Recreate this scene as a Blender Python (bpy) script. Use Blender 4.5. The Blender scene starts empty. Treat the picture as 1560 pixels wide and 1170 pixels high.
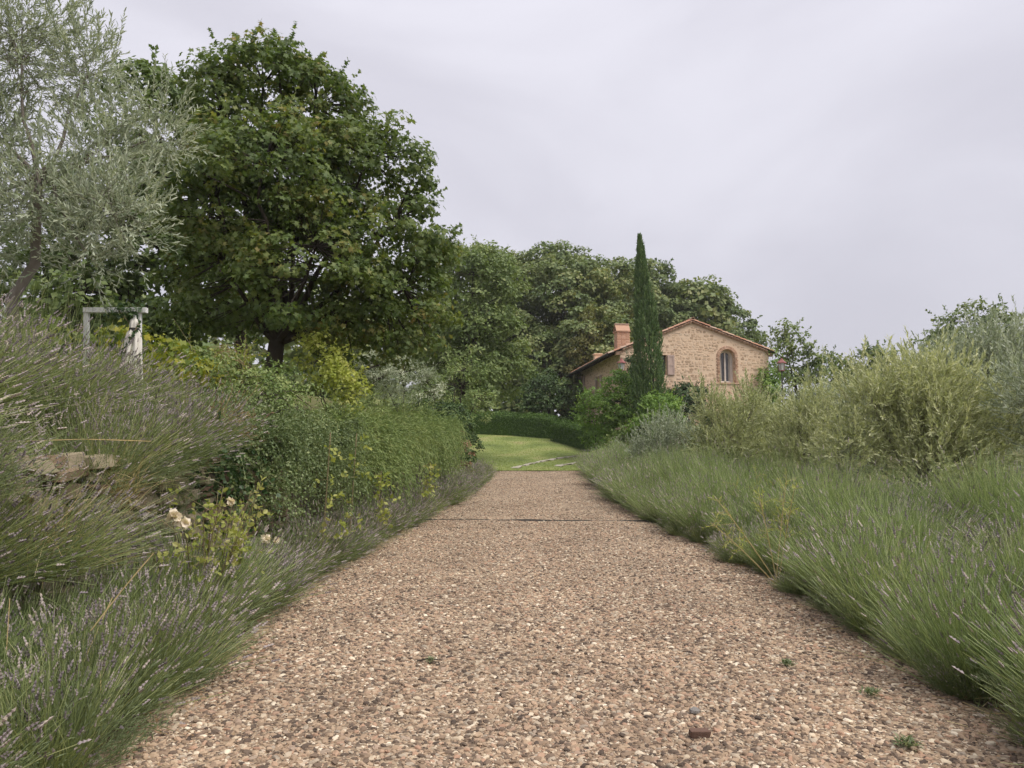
import bpy, bmesh, math
import numpy as np
from mathutils import Vector, Matrix
PI = math.pi
C = bpy.context.scene.collection
SC = bpy.context.scene

# ------------------------------------------------------------------ camera
cam_d = bpy.data.cameras.new('camera'); cam = bpy.data.objects.new('camera', cam_d); C.objects.link(cam)
cam.location = (0, 0, 1.55); cam.rotation_euler = (PI / 2 + math.atan(115 / 1170), 0, 0)
cam_d.sensor_width = 36; cam_d.lens = 27; cam_d.clip_start = 0.05; cam_d.clip_end = 3000
SC.camera = cam

# ------------------------------------------------------------------ sky: overcast deck over a Nishita sky
SUN_EL, SUN_AZ = math.radians(58), math.radians(125)      # azimuth from +Y towards +X
world = bpy.data.worlds.new('World'); SC.world = world; world.use_nodes = True
nt = world.node_tree; nt.nodes.clear()
def N(t, ty, **k):
    n = t.nodes.new(ty)
    for a, b in k.items(): setattr(n, a, b)
    return n
def math_node(t, op, a, b=None):
    n = N(t, 'ShaderNodeMath', operation=op)
    for i, v in enumerate((a, b)):
        if v is None: continue
        if isinstance(v, (int, float)): n.inputs[i].default_value = v
        else: t.links.new(v, n.inputs[i])
    return n.outputs[0]
out = N(nt, 'ShaderNodeOutputWorld'); bg1 = N(nt, 'ShaderNodeBackground'); bg2 = N(nt, 'ShaderNodeBackground'); mixs = N(nt, 'ShaderNodeMixShader')
sky = N(nt, 'ShaderNodeTexSky', sky_type='NISHITA', sun_disc=False, sun_elevation=SUN_EL, sun_rotation=SUN_AZ)
nt.links.new(sky.outputs[0], bg1.inputs[0]); bg1.inputs[1].default_value = 0.06
tc = N(nt, 'ShaderNodeTexCoord'); mp = N(nt, 'ShaderNodeMapping'); mp.inputs['Scale'].default_value = (1.0, 1.0, 2.2); mp.inputs['Rotation'].default_value = (0.3, 0.9, 1.4)
nz = N(nt, 'ShaderNodeTexNoise'); nz.inputs['Scale'].default_value = 1.9; nz.inputs['Detail'].default_value = 5; nz.inputs['Roughness'].default_value = 0.48; nz.inputs['Distortion'].default_value = 0.5
nt.links.new(tc.outputs['Generated'], mp.inputs[0]); nt.links.new(mp.outputs[0], nz.inputs[0])
rp = N(nt, 'ShaderNodeValToRGB'); rp.color_ramp.interpolation = 'EASE'
rp.color_ramp.elements[0].position = 0.32; rp.color_ramp.elements[0].color = (0.79, 0.772, 0.86, 1)
rp.color_ramp.elements[1].position = 0.68; rp.color_ramp.elements[1].color = (0.95, 0.932, 1.025, 1)
nt.links.new(nz.outputs[0], rp.inputs[0]); nt.links.new(rp.outputs[0], bg2.inputs[0])
sp = N(nt, 'ShaderNodeSeparateXYZ'); nt.links.new(tc.outputs['Generated'], sp.inputs[0])
zc = math_node(nt, 'MAXIMUM', sp.outputs[2], 0.0)
SKY = 0.295
nt.links.new(math_node(nt, 'ADD', math_node(nt, 'MULTIPLY', zc, SKY * 0.45), SKY), bg2.inputs[1])   # overcast sky brightens to the zenith
mixs.inputs[0].default_value = 0.94
nt.links.new(bg1.outputs[0], mixs.inputs[1]); nt.links.new(bg2.outputs[0], mixs.inputs[2]); nt.links.new(mixs.outputs[0], out.inputs[0])

sun_d = bpy.data.lights.new('sun', 'SUN'); sun = bpy.data.objects.new('sun', sun_d); C.objects.link(sun)
sun_d.energy = 1.5; sun_d.angle = math.radians(38); sun_d.color = (1.0, 0.94, 0.84)
sd = Vector((math.sin(SUN_AZ) * math.cos(SUN_EL), math.cos(SUN_AZ) * math.cos(SUN_EL), math.sin(SUN_EL)))
sun.rotation_euler = sd.to_track_quat('Z', 'Y').to_euler(); sun.location = (20, -20, 40)
vs = SC.view_settings; vs.view_transform = 'Standard'; vs.look = 'None'; vs.gamma = 1; vs.exposure = 1.36; vs.use_curve_mapping = False
SC.render.engine = 'CYCLES'; cy = SC.cycles
cy.max_bounces = 6; cy.diffuse_bounces = 3; cy.glossy_bounces = 2; cy.transmission_bounces = 4; cy.transparent_max_bounces = 6
cy.use_denoising = True; cy.use_adaptive_sampling = True; cy.adaptive_threshold = 0.02; cy.sample_clamp_indirect = 4

# ------------------------------------------------------------------ helpers: geometry
rng = np.random.default_rng(11)
def nrm(v): return v / np.maximum(np.linalg.norm(v, axis=-1, keepdims=True), 1e-9)
def rs(n): return nrm(rng.normal(size=(n, 3)))
class G:
    def __init__(s): s.v = []; s.f = []; s.t = []; s.n = 0
    def add(s, V, F, T=None):
        V = np.asarray(V, float).reshape(-1, 3); F = np.asarray(F, int)
        s.v.append(V); s.f.append(F + s.n); s.n += len(V)
        s.t.append(np.full(len(V), .5) if T is None else np.broadcast_to(T, (len(V),)).astype(float))
    def mesh(s, name, mat, smooth=False):
        me = bpy.data.meshes.new(name)
        V = np.concatenate(s.v); T = np.concatenate(s.t)
        li = np.concatenate([f.ravel() for f in s.f]); lt = np.concatenate([np.full(len(f), f.shape[1]) for f in s.f])
        me.vertices.add(len(V)); me.vertices.foreach_set('co', V.astype(np.float32).ravel())
        me.loops.add(len(li)); me.loops.foreach_set('vertex_index', li.astype(np.int32))
        me.polygons.add(len(lt)); st = np.concatenate([[0], np.cumsum(lt)[:-1]])
        me.polygons.foreach_set('loop_start', st.astype(np.int32)); me.polygons.foreach_set('loop_total', lt.astype(np.int32))
        me.polygons.foreach_set('use_smooth', np.full(len(lt), smooth))
        a = me.attributes.new('tint', 'FLOAT', 'POINT'); a.data.foreach_set('value', T.astype(np.float32))
        me.update(); me.validate(); me.materials.append(mat)
        return me
def link(name, me, parent=None):
    o = bpy.data.objects.new(name, me); C.objects.link(o)
    if parent is not None: o.parent = parent
    return o
def tag(o, label, cat, group=None, kind=None):
    o['label'] = label; o['category'] = cat
    if group: o['group'] = group
    if kind: o['kind'] = kind
    return o
def thing(name, label, cat, loc=(0, 0, 0), rz=0, group=None, scale=1):
    o = bpy.data.objects.new(name, None); C.objects.link(o)
    o.location = loc; o.rotation_euler = (0, 0, rz); o.empty_display_size = .2
    o.scale = (scale, scale, scale) if isinstance(scale, (int, float)) else scale
    return tag(o, label, cat, group)
def struct(name, me):
    o = link(name, me); o['kind'] = 'structure'; return o

DIA = (np.array([[0, 0, 0], [.45, .5, .06], [1, 0, 0], [.45, -.5, .06]]), np.array([[0, 1, 2], [0, 2, 3]]))
LANCE = (np.array([[0, 0, 0], [.3, .5, .05], [.75, .4, .02], [1, 0, -.05], [.75, -.4, .02], [.3, -.5, .05]]), np.array([[0, 1, 2], [0, 2, 3], [0, 3, 4], [0, 4, 5]]))
OVAL = (np.array([[0, 0, 0], [.25, .42, .05], [.65, .45, .04], [1, 0, -.06], [.65, -.45, .04], [.25, -.42, .05]]), np.array([[0, 1, 2], [0, 2, 3], [0, 3, 4], [0, 4, 5]]))
MAPLE = (np.array([[0, 0, 0], [.05, .38, .05], [.38, .22, .02], [.62, .56, .0], [.66, .16, .03], [1, 0, -.10], [.66, -.16, .03], [.62, -.56, .0], [.38, -.22, .02], [.05, -.38, .05]]),
         np.array([[0, 1, 2], [2, 3, 4], [4, 5, 6], [6, 7, 8], [0, 8, 9], [0, 2, 4], [0, 4, 6], [0, 6, 8]]))
def leaves(g, P, A, Nn, L, W, tpl, tint):
    A = nrm(A); B = nrm(np.cross(Nn, A)); N2 = np.cross(A, B); T, F = tpl
    n = len(P); L = np.broadcast_to(L, (n,)); W = np.broadcast_to(W, (n,))
    V = (P[:, None] + T[None, :, 0, None] * L[:, None, None] * A[:, None] + T[None, :, 1, None] * W[:, None, None] * B[:, None] + T[None, :, 2, None] * L[:, None, None] * N2[:, None])
    k = len(T); F2 = (F[None] + (np.arange(n) * k)[:, None, None]).reshape(-1, F.shape[1])
    g.add(V.reshape(-1, 3), F2, np.repeat(np.broadcast_to(tint, (n,)), k))
SAT = [0.]
def path(P, D, L, gr, t):
    t = t[..., None]; Lx = L[:, None, None]
    pos = P[:, None] + D[:, None] * Lx * (t - SAT[0] * np.array([1, 1, 0]) * t * t); gv = gr if gr.ndim == 2 else gr[:, None] * np.array([0, 0, 1.]); pos = pos - gv[:, None] * Lx * t * t
    tan = D[:, None] * (1 - 2 * SAT[0] * np.array([1, 1, 0]) * t); tan = tan - 2 * gv[:, None] * t
    return pos, nrm(tan)
def ribbons(g, P, D, L, gr, w0, w1, k=4, tint=.5):
    n = len(P); gr = np.asarray(gr, float) if np.ndim(gr) == 2 else np.broadcast_to(gr, (n,)); t = np.broadcast_to(np.linspace(0, 1, k), (n, k))
    pos, tan = path(P, D, L, gr, t); side = nrm(np.cross(tan, rs(n)[:, None])); w = np.linspace(w0, w1, k)[None, :, None] * .5
    V = np.stack([pos - side * w, pos + side * w], 2).reshape(-1, 3)
    q = np.arange(k - 1)[:, None] * 2 + np.array([0, 1, 3, 2])[None]
    F = (q[None] + (np.arange(n) * 2 * k)[:, None, None]).reshape(-1, 4)
    g.add(V, F, np.repeat(np.broadcast_to(tint, (n,)), 2 * k))
    return pos[:, -1], tan[:, -1]
def sprigs(g, P, D, L, gr, m, ll, lw, ang, tpl, tint, t0=.1, tj=.3, lj=.3):
    n = len(P); gr = np.broadcast_to(gr, (n,)); t = np.clip(np.linspace(t0, 1, m)[None] + rng.uniform(-.5, .5, (n, m)) / m, 0, 1.02)
    pos, tan = path(P, D, L, gr, t)
    e1 = nrm(np.cross(tan, rs(n)[:, None])); e2 = np.cross(tan, e1)
    ph = np.arange(m)[None] * 2.4 + rng.uniform(0, 6.3, (n, 1)) + rng.normal(0, .5, (n, m))
    sd_ = np.cos(ph)[..., None] * e1 + np.sin(ph)[..., None] * e2
    a = ang * (1 - .35 * t) + rng.normal(0, .2, (n, m))
    A = tan * np.cos(a)[..., None] + sd_ * np.sin(a)[..., None]; Nn = tan * np.sin(a)[..., None] - sd_ * np.cos(a)[..., None]
    Nn = Nn + rng.normal(0, .35, Nn.shape) + np.array([0, 0, .25])
    s = rng.uniform(1 - lj, 1 + lj, n * m)
    tt = np.clip(np.repeat(np.broadcast_to(tint, (n,)), m) * (1 - tj) + rng.random(n * m) * tj, 0, 1)
    leaves(g, pos.reshape(-1, 3), A.reshape(-1, 3), Nn.reshape(-1, 3), ll * s, lw * s, tpl, tt)
def tube(g, pts, rad, sides=7, tint=.5):
    pts = np.asarray(pts, float); k = len(pts); tan = nrm(np.gradient(pts, axis=0)); ref = np.array([.31, .95, .05])
    e1 = nrm(np.cross(tan, ref)); e2 = np.cross(tan, e1); a = np.linspace(0, 2 * PI, sides, endpoint=False)
    rad = np.broadcast_to(rad, (k,))
    V = pts[:, None] + rad[:, None, None] * (np.cos(a)[None, :, None] * e1[:, None] + np.sin(a)[None, :, None] * e2[:, None])
    i = np.arange(sides); j = (i + 1) % sides
    F = np.concatenate([np.stack([r * sides + i, r * sides + j, (r + 1) * sides + j, (r + 1) * sides + i], 1) for r in range(k - 1)])
    g.add(V.reshape(-1, 3), F, tint)
    g.add(V[-1], np.arange(sides)[None], tint); g.add(V[0], np.arange(sides)[None, ::-1], tint)
def segs(g, P0, P1, r0, r1, tint=.5):
    n = len(P0); r0 = np.broadcast_to(r0, (n,)); r1 = np.broadcast_to(r1, (n,))
    t = nrm(P1 - P0); e1 = nrm(np.cross(t, rs(n))); e2 = np.cross(t, e1); V = []
    for P, r in ((P0, r0), (P1, r1)):
        for a in (0, 2.094, 4.189): V.append(P + r[:, None] * (math.cos(a) * e1 + math.sin(a) * e2))
    V = np.stack(V, 1).reshape(-1, 3); F = np.array([[0, 1, 4, 3], [1, 2, 5, 4], [2, 0, 3, 5]])
    g.add(V, (F[None] + (np.arange(n) * 6)[:, None, None]).reshape(-1, 4), tint)
BOXF = np.array([[0, 3, 2, 1], [4, 5, 6, 7], [0, 1, 5, 4], [1, 2, 6, 5], [2, 3, 7, 6], [3, 0, 4, 7]])
def box(g, x0, x1, y0, y1, z0, z1, tint=.5):
    g.add([[x0, y0, z0], [x1, y0, z0], [x1, y1, z0], [x0, y1, z0], [x0, y0, z1], [x1, y0, z1], [x1, y1, z1], [x0, y1, z1]], BOXF, tint)
def rough_box(name, mat, bev=.12, jit=.06, seed=0):      # unit stone block, centred
    r = np.random.default_rng(seed); bm = bmesh.new(); bmesh.ops.create_cube(bm, size=1)
    for v in bm.verts: v.co += Vector(r.normal(0, jit, 3))
    bmesh.ops.bevel(bm, geom=bm.edges[:], offset=bev, segments=1, affect='EDGES', profile=.5)
    for v in bm.verts: v.co += Vector(r.normal(0, jit * .25, 3))
    bmesh.ops.triangulate(bm, faces=bm.faces[:])
    me = bpy.data.meshes.new(name); bm.to_mesh(me); bm.free(); me.materials.append(mat); return me

# ------------------------------------------------------------------ helpers: materials
def new_mat(name):
    m = bpy.data.materials.new(name); m.use_nodes = True; t = m.node_tree; t.nodes.clear()
    return m, t, N(t, 'ShaderNodeOutputMaterial')
def ramp(t, src, cols, pos=None, const=False):
    r = N(t, 'ShaderNodeValToRGB'); e = r.color_ramp.elements
    if const: r.color_ramp.interpolation = 'CONSTANT'
    pos = pos or [i / (len(cols) - 1) for i in range(len(cols))]
    while len(e) < len(cols): e.new(.5)
    for i, c in enumerate(cols): e[i].position = pos[i]; e[i].color = (*c, 1)
    if src is not None: t.links.new(src, r.inputs[0])
    return r.outputs[0]
def tint_src(t, objrand=.25):
    a = N(t, 'ShaderNodeAttribute', attribute_name='tint')
    if not objrand: return a.outputs['Fac']
    oi = N(t, 'ShaderNodeObjectInfo')
    return math_node(t, 'ADD', math_node(t, 'MULTIPLY', a.outputs['Fac'], 1 - objrand), math_node(t, 'MULTIPLY', oi.outputs['Random'], objrand))
def leaf_mat(name, cols, trans=.35, rough=.55, objrand=.15, tc_=1.3, pos=None):
    m, t, o = new_mat(name); c = ramp(t, tint_src(t, objrand), cols, pos)
    b = N(t, 'ShaderNodeBsdfPrincipled'); b.inputs['Roughness'].default_value = rough; b.inputs['Specular IOR Level'].default_value = .35
    t.links.new(c, b.inputs['Base Color'])
    tr = N(t, 'ShaderNodeBsdfTranslucent'); mx = N(t, 'ShaderNodeMixRGB', blend_type='MULTIPLY'); mx.inputs[0].default_value = 1
    mx.inputs[2].default_value = (tc_, tc_ * 1.02, tc_ * .6, 1); t.links.new(c, mx.inputs[1]); t.links.new(mx.outputs[0], tr.inputs[0])
    s = N(t, 'ShaderNodeMixShader'); s.inputs[0].default_value = trans
    t.links.new(b.outputs[0], s.inputs[1]); t.links.new(tr.outputs[0], s.inputs[2]); t.links.new(s.outputs[0], o.inputs[0])
    return m
def surf_mat(name, cols, scale=6, rough=.85, bump=.3, detail=6, src='noise', objrand=0, pos=None, dist=.02, spec=.3, stretch=(1, 1, 1)):
    m, t, o = new_mat(name); tcn = N(t, 'ShaderNodeTexCoord'); mpn = N(t, 'ShaderNodeMapping'); mpn.inputs['Scale'].default_value = stretch
    t.links.new(tcn.outputs['Object'], mpn.inputs[0])
    nz = N(t, 'ShaderNodeTexNoise'); nz.inputs['Scale'].default_value = scale; nz.inputs['Detail'].default_value = detail; nz.inputs['Roughness'].default_value = .6
    t.links.new(mpn.outputs[0], nz.inputs[0]); f = nz.outputs[0]
    if src == 'tint':
        a = N(t, 'ShaderNodeAttribute', attribute_name='tint')
        f = math_node(t, 'ADD', math_node(t, 'MULTIPLY', a.outputs['Fac'], .75), math_node(t, 'MULTIPLY', nz.outputs[0], .25))
    if src == 'object':
        oi = N(t, 'ShaderNodeObjectInfo')
        f = math_node(t, 'ADD', math_node(t, 'MULTIPLY', oi.outputs['Random'], .75), math_node(t, 'MULTIPLY', nz.outputs[0], .25))
    c = ramp(t, f, cols, pos)
    b = N(t, 'ShaderNodeBsdfPrincipled'); b.inputs['Roughness'].default_value = rough; b.inputs['Specular IOR Level'].default_value = spec
    t.links.new(c, b.inputs['Base Color']); bp = N(t, 'ShaderNodeBump'); bp.inputs['Strength'].default_value = bump; bp.inputs['Distance'].default_value = dist
    t.links.new(nz.outputs[0], bp.inputs['Height']); t.links.new(bp.outputs[0], b.inputs['Normal']); t.links.new(b.outputs[0], o.inputs[0])
    return m
M = {}
M['maple'] = leaf_mat('maple_leaf', [(0.051, 0.088, 0.025), (0.100, 0.151, 0.043), (0.169, 0.210, 0.059), (0.267, 0.216, 0.071), (0.337, 0.172, 0.071)], .40, pos=[0, .38, .76, .95, 1])
M['olive'] = leaf_mat('olive_leaf', [(0.142, 0.182, 0.123), (0.265, 0.308, 0.220), (0.448, 0.490, 0.381), (0.693, 0.711, 0.592)], .22, .5)
M['olive_warm'] = leaf_mat('olive_leaf_warm', [(0.173, 0.209, 0.106), (0.312, 0.342, 0.178), (0.485, 0.505, 0.295), (0.694, 0.684, 0.461)], .28, .5)
M['oak'] = leaf_mat('oak_leaf', [(0.059, 0.101, 0.040), (0.115, 0.165, 0.060), (0.196, 0.243, 0.092), (0.280, 0.278, 0.109)], .28)
M['oak_yellow'] = leaf_mat('pale_tree_leaf', [(.09, .11, .035), (.16, .17, .06), (.22, .21, .08)], .3)
M['ash'] = leaf_mat('ash_leaf', [(0.061, 0.102, 0.036), (0.115, 0.168, 0.057), (0.183, 0.242, 0.085), (0.260, 0.296, 0.114)], .32)
M['bay'] = leaf_mat('bay_leaf', [(0.029, 0.058, 0.019), (0.058, 0.104, 0.031), (0.111, 0.169, 0.052)], .2)
M['lime'] = leaf_mat('lime_shrub_leaf', [(0.089, 0.169, 0.036), (0.177, 0.289, 0.063), (0.301, 0.406, 0.089)], .35)
M['hedge'] = leaf_mat('hedge_leaf', [(0.042, 0.091, 0.014), (0.083, 0.158, 0.026), (0.141, 0.231, 0.043)], .25)
M['cypress'] = leaf_mat('cypress_leaf', [(0.066, 0.120, 0.048), (0.126, 0.202, 0.073), (0.234, 0.300, 0.117)], .15, .7)
M['lav_stem'] = leaf_mat('lavender_stem', [(0.071, 0.115, 0.043), (0.167, 0.228, 0.092), (0.298, 0.366, 0.159), (0.476, 0.503, 0.269), (0.501, 0.389, 0.245)], .3, .6, pos=[0, .3, .62, .88, 1])
M['lav_stem_dark'] = leaf_mat('lavender_stem_grey', [(0.075, 0.108, 0.041), (0.162, 0.204, 0.081), (0.270, 0.319, 0.133), (0.446, 0.446, 0.231), (0.540, 0.395, 0.219)], .3, .6, pos=[0, .3, .62, .88, 1])
M['lav_leaf'] = leaf_mat('lavender_leaf', [(0.097, 0.124, 0.062), (0.166, 0.207, 0.103), (0.262, 0.304, 0.179)], .25, .7)
M['lav_flower'] = leaf_mat('lavender_flower', [(0.179, 0.152, 0.165), (0.289, 0.248, 0.257), (0.398, 0.343, 0.337), (0.495, 0.427, 0.356)], .2, .8)
M['rosemary'] = leaf_mat('rosemary_leaf', [(0.077, 0.127, 0.042), (0.144, 0.212, 0.066), (0.255, 0.322, 0.116), (0.340, 0.354, 0.149)], .25, .6)
M['cotoneaster'] = leaf_mat('cotoneaster_leaf', [(0.040, 0.076, 0.026), (0.091, 0.136, 0.049), (0.171, 0.220, 0.090), (0.302, 0.338, 0.146)], .2, .45)
M['yellow'] = leaf_mat('yellow_leaf', [(0.153, 0.202, 0.030), (0.289, 0.331, 0.070), (0.425, 0.442, 0.140), (0.425, 0.368, 0.200)], .4)
M['lemon'] = leaf_mat('lemon_leaf', [(0.198, 0.257, 0.040), (0.342, 0.389, 0.080), (0.468, 0.494, 0.140), (0.450, 0.427, 0.160)], .4)
M['vine'] = leaf_mat('vine_leaf', [(.08, .13, .02), (.16, .22, .04), (.32, .33, .05), (.50, .42, .06)], .45)
M['ivy'] = leaf_mat('ivy_leaf', [(0.019, 0.046, 0.016), (0.039, 0.078, 0.026), (0.078, 0.130, 0.039)], .2, .4)
M['broom'] = leaf_mat('broom_leaf', [(0.080, 0.110, 0.030), (0.144, 0.180, 0.050), (0.160, 0.120, 0.050)], .3)
M['straw'] = leaf_mat('dry_straw', [(.38, .28, .13), (.55, .43, .22), (.62, .52, .30)], .2)
M['petal'] = leaf_mat('rose_petal', [(.70, .60, .50), (.82, .76, .68)], .3)
M['dry'] = leaf_mat('dry_leaf', [(.16, .09, .05), (.28, .18, .10), (.36, .25, .15)], .2)
M['grass'] = leaf_mat('lawn_grass', [(0.120, 0.169, 0.033), (0.192, 0.250, 0.050), (0.288, 0.312, 0.077)], .3)
M['bark'] = surf_mat('dark_bark', [(.018, .014, .011), (.05, .04, .032), (.09, .075, .06)], 14, .95, .9, stretch=(1, 1, .25))
M['olive_bark'] = surf_mat('olive_bark', [(.09, .075, .06), (.19, .165, .14), (.30, .27, .235)], 18, .95, .9, stretch=(1, 1, .3))
M['twig'] = surf_mat('pale_twig', [(.16, .13, .07), (.30, .25, .14)], 20, .9, .3)
M['soil'] = surf_mat('soil', [(.035, .022, .014), (.085, .055, .035), (.15, .10, .065)], 9, .98, .8, dist=.04)
M['bare'] = surf_mat('ground_cover', [(.05, .055, .02), (.10, .10, .035), (.16, .14, .06)], 3, .98, .8, dist=.05)
M['wallstone'] = surf_mat('field_stone', [(.11, .06, .045), (.20, .14, .095), (.24, .20, .14), (.28, .235, .16), (.15, .145, .11)], 11, .9, .7, src='object', dist=.01)
M['mortar'] = surf_mat('old_mortar', [(.05, .04, .03), (.12, .095, .07)], 12, .95, .8)
M['hstone'] = surf_mat('house_stone', [(.32, .225, .155), (.47, .335, .23), (.60, .43, .30), (.68, .51, .37), (.52, .42, .33)], 9, .9, .4, src='tint', dist=.01)
M['hmortar'] = surf_mat('house_mortar', [(.63, .46, .325), (.73, .56, .415)], 5, .95, .4, dist=.01)
M['brick'] = surf_mat('red_brick', [(.38, .22, .15), (.47, .30, .21), (.56, .39, .29)], 14, .9, .4, src='object', dist=.006)
M['tile'] = surf_mat('terracotta_tile', [(.30, .14, .09), (.44, .23, .15), (.50, .33, .24), (.42, .36, .30)], 9, .9, .5, src='object', dist=.01)
M['darkwood'] = surf_mat('dark_eave_wood', [(.03, .018, .012), (.07, .045, .03)], 12, .8, .3, stretch=(1, .2, 1))
M['paint'] = surf_mat('window_paint', [(.60, .53, .48), (.74, .68, .62)], 10, .6, .15)
M['shutter'] = surf_mat('faded_shutter', [(.40, .29, .25), (.52, .40, .35)], 12, .7, .2, stretch=(1, 1, .3))
M['white'] = surf_mat('weathered_white_paint', [(.42, .42, .43), (.70, .70, .70), (.78, .78, .77)], 22, .7, .3, pos=[.25, .45, 1])
M['cloth'] = surf_mat('white_cloth', [(.62, .58, .53), (.80, .77, .72)], 16, .9, .3)
M['lampmetal'] = surf_mat('lamp_metal', [(.16, .045, .04), (.28, .09, .08)], 14, .5, .1, spec=.5)
M['iron'] = surf_mat('dark_iron', [(.03, .03, .03), (.07, .065, .06)], 14, .6, .2)
M['edging'] = surf_mat('edging_steel', [(.05, .048, .045), (.13, .12, .11)], 14, .8, .3)
M['slab'] = surf_mat('pale_path_stone', [(.28, .25, .20), (.40, .36, .30), (.50, .46, .40)], 5, .9, .4, src='object')
def glass_mat(name, col, rough):
    m, t, o = new_mat(name); b = N(t, 'ShaderNodeBsdfPrincipled'); b.inputs['Base Color'].default_value = (*col, 1); b.inputs['Roughness'].default_value = rough
    b.inputs['Specular IOR Level'].default_value = .6; t.links.new(b.outputs[0], o.inputs[0]); return m
M['glass'] = glass_mat('window_glass', (.045, .045, .05), .08)
M['lampglass'] = glass_mat('frosted_lamp_glass', (.55, .56, .55), .25)
M['lace'] = glass_mat('curtain', (.42, .38, .34), .9)

# gravel stones: one colour for each instance
m, t, o = new_mat('gravel_stone'); oi = N(t, 'ShaderNodeObjectInfo')
c = ramp(t, oi.outputs['Random'], [(.07, .053, .043), (.155, .113, .085), (.295, .215, .152), (.405, .305, .218), (.35, .22, .155), (.31, .265, .215), (.50, .415, .31), (.68, .61, .50)], [0, .20, .42, .62, .75, .83, .93, 1])
b = N(t, 'ShaderNodeBsdfPrincipled'); b.inputs['Roughness'].default_value = .85; b.inputs['Specular IOR Level'].default_value = .3
nz = N(t, 'ShaderNodeTexNoise'); nz.inputs['Scale'].default_value = 30; tcn = N(t, 'ShaderNodeTexCoord'); t.links.new(tcn.outputs['Object'], nz.inputs[0])
mx = N(t, 'ShaderNodeMixRGB', blend_type='OVERLAY'); mx.inputs[0].default_value = .35; t.links.new(c, mx.inputs[1]); t.links.new(nz.outputs[0], mx.inputs[2])
ge = N(t, 'ShaderNodeNewGeometry'); n3 = N(t, 'ShaderNodeTexNoise'); n3.inputs['Scale'].default_value = .9; n3.inputs['Detail'].default_value = 4; t.links.new(ge.outputs['Position'], n3.inputs[0])
c3 = ramp(t, n3.outputs[0], [(.82, .80, .77), (1.1, 1.08, 1.04)], [.32, .66]); mx3 = N(t, 'ShaderNodeMixRGB', blend_type='MULTIPLY'); mx3.inputs[0].default_value = 1
t.links.new(mx.outputs[0], mx3.inputs[1]); t.links.new(c3, mx3.inputs[2])
t.links.new(mx3.outputs[0], b.inputs['Base Color']); t.links.new(b.outputs[0], o.inputs[0]); M['gravel'] = m
# drive bed: fine grit between the stones, Voronoi pebbles take over far away
m, t, o = new_mat('gravel_bed'); tcn = N(t, 'ShaderNodeTexCoord')
vo = N(t, 'ShaderNodeTexVoronoi'); vo.inputs['Scale'].default_value = 38; t.links.new(tcn.outputs['Object'], vo.inputs[0])
sx = N(t, 'ShaderNodeSeparateXYZ'); t.links.new(vo.outputs['Color'], sx.inputs[0])
c = ramp(t, sx.outputs[0], [(.09, .066, .048), (.20, .145, .10), (.32, .24, .16), (.43, .335, .235), (.60, .51, .40)], [0, .3, .6, .85, 1])
n2 = N(t, 'ShaderNodeTexNoise'); n2.inputs['Scale'].default_value = .7; n2.inputs['Detail'].default_value = 4; t.links.new(tcn.outputs['Object'], n2.inputs[0])
c2 = ramp(t, n2.outputs[0], [(.78, .76, .74), (1.12, 1.1, 1.08)], [.3, .7]); mx = N(t, 'ShaderNodeMixRGB', blend_type='MULTIPLY'); mx.inputs[0].default_value = 1
t.links.new(c, mx.inputs[1]); t.links.new(c2, mx.inputs[2])
b = N(t, 'ShaderNodeBsdfPrincipled'); b.inputs['Roughness'].default_value = .9; t.links.new(mx.outputs[0], b.inputs['Base Color'])
bp = N(t, 'ShaderNodeBump'); bp.inputs['Strength'].default_value = 1; bp.inputs['Distance'].default_value = .012; bp.invert = True
t.links.new(vo.outputs['Distance'], bp.inputs['Height']); t.links.new(bp.outputs[0], b.inputs['Normal']); t.links.new(b.outputs[0], o.inputs[0]); M['bed'] = m
# lawn: mown grass with dry patches
m, t, o = new_mat('lawn'); tcn = N(t, 'ShaderNodeTexCoord')
n1 = N(t, 'ShaderNodeTexNoise'); n1.inputs['Scale'].default_value = .55; n1.inputs['Detail'].default_value = 6; t.links.new(tcn.outputs['Object'], n1.inputs[0])
n2 = N(t, 'ShaderNodeTexNoise'); n2.inputs['Scale'].default_value = 9; n2.inputs['Detail'].default_value = 8; n2.inputs['Roughness'].default_value = .75; t.links.new(tcn.outputs['Object'], n2.inputs[0])
f = math_node(t, 'ADD', math_node(t, 'MULTIPLY', n1.outputs[0], .55), math_node(t, 'MULTIPLY', n2.outputs[0], .45))
c = ramp(t, f, [(.085, .12, .026), (.155, .20, .045), (.215, .25, .07), (.28, .245, .11)], [.36, .47, .55, .64])
b = N(t, 'ShaderNodeBsdfPrincipled'); b.inputs['Roughness'].default_value = .9; t.links.new(c, b.inputs['Base Color'])
bp = N(t, 'ShaderNodeBump'); bp.inputs['Strength'].default_value = .9; bp.inputs['Distance'].default_value = .05; t.links.new(n2.outputs[0], bp.inputs['Height'])
t.links.new(bp.outputs[0], b.inputs['Normal']); t.links.new(b.outputs[0], o.inputs[0]); M['lawn'] = m

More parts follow.
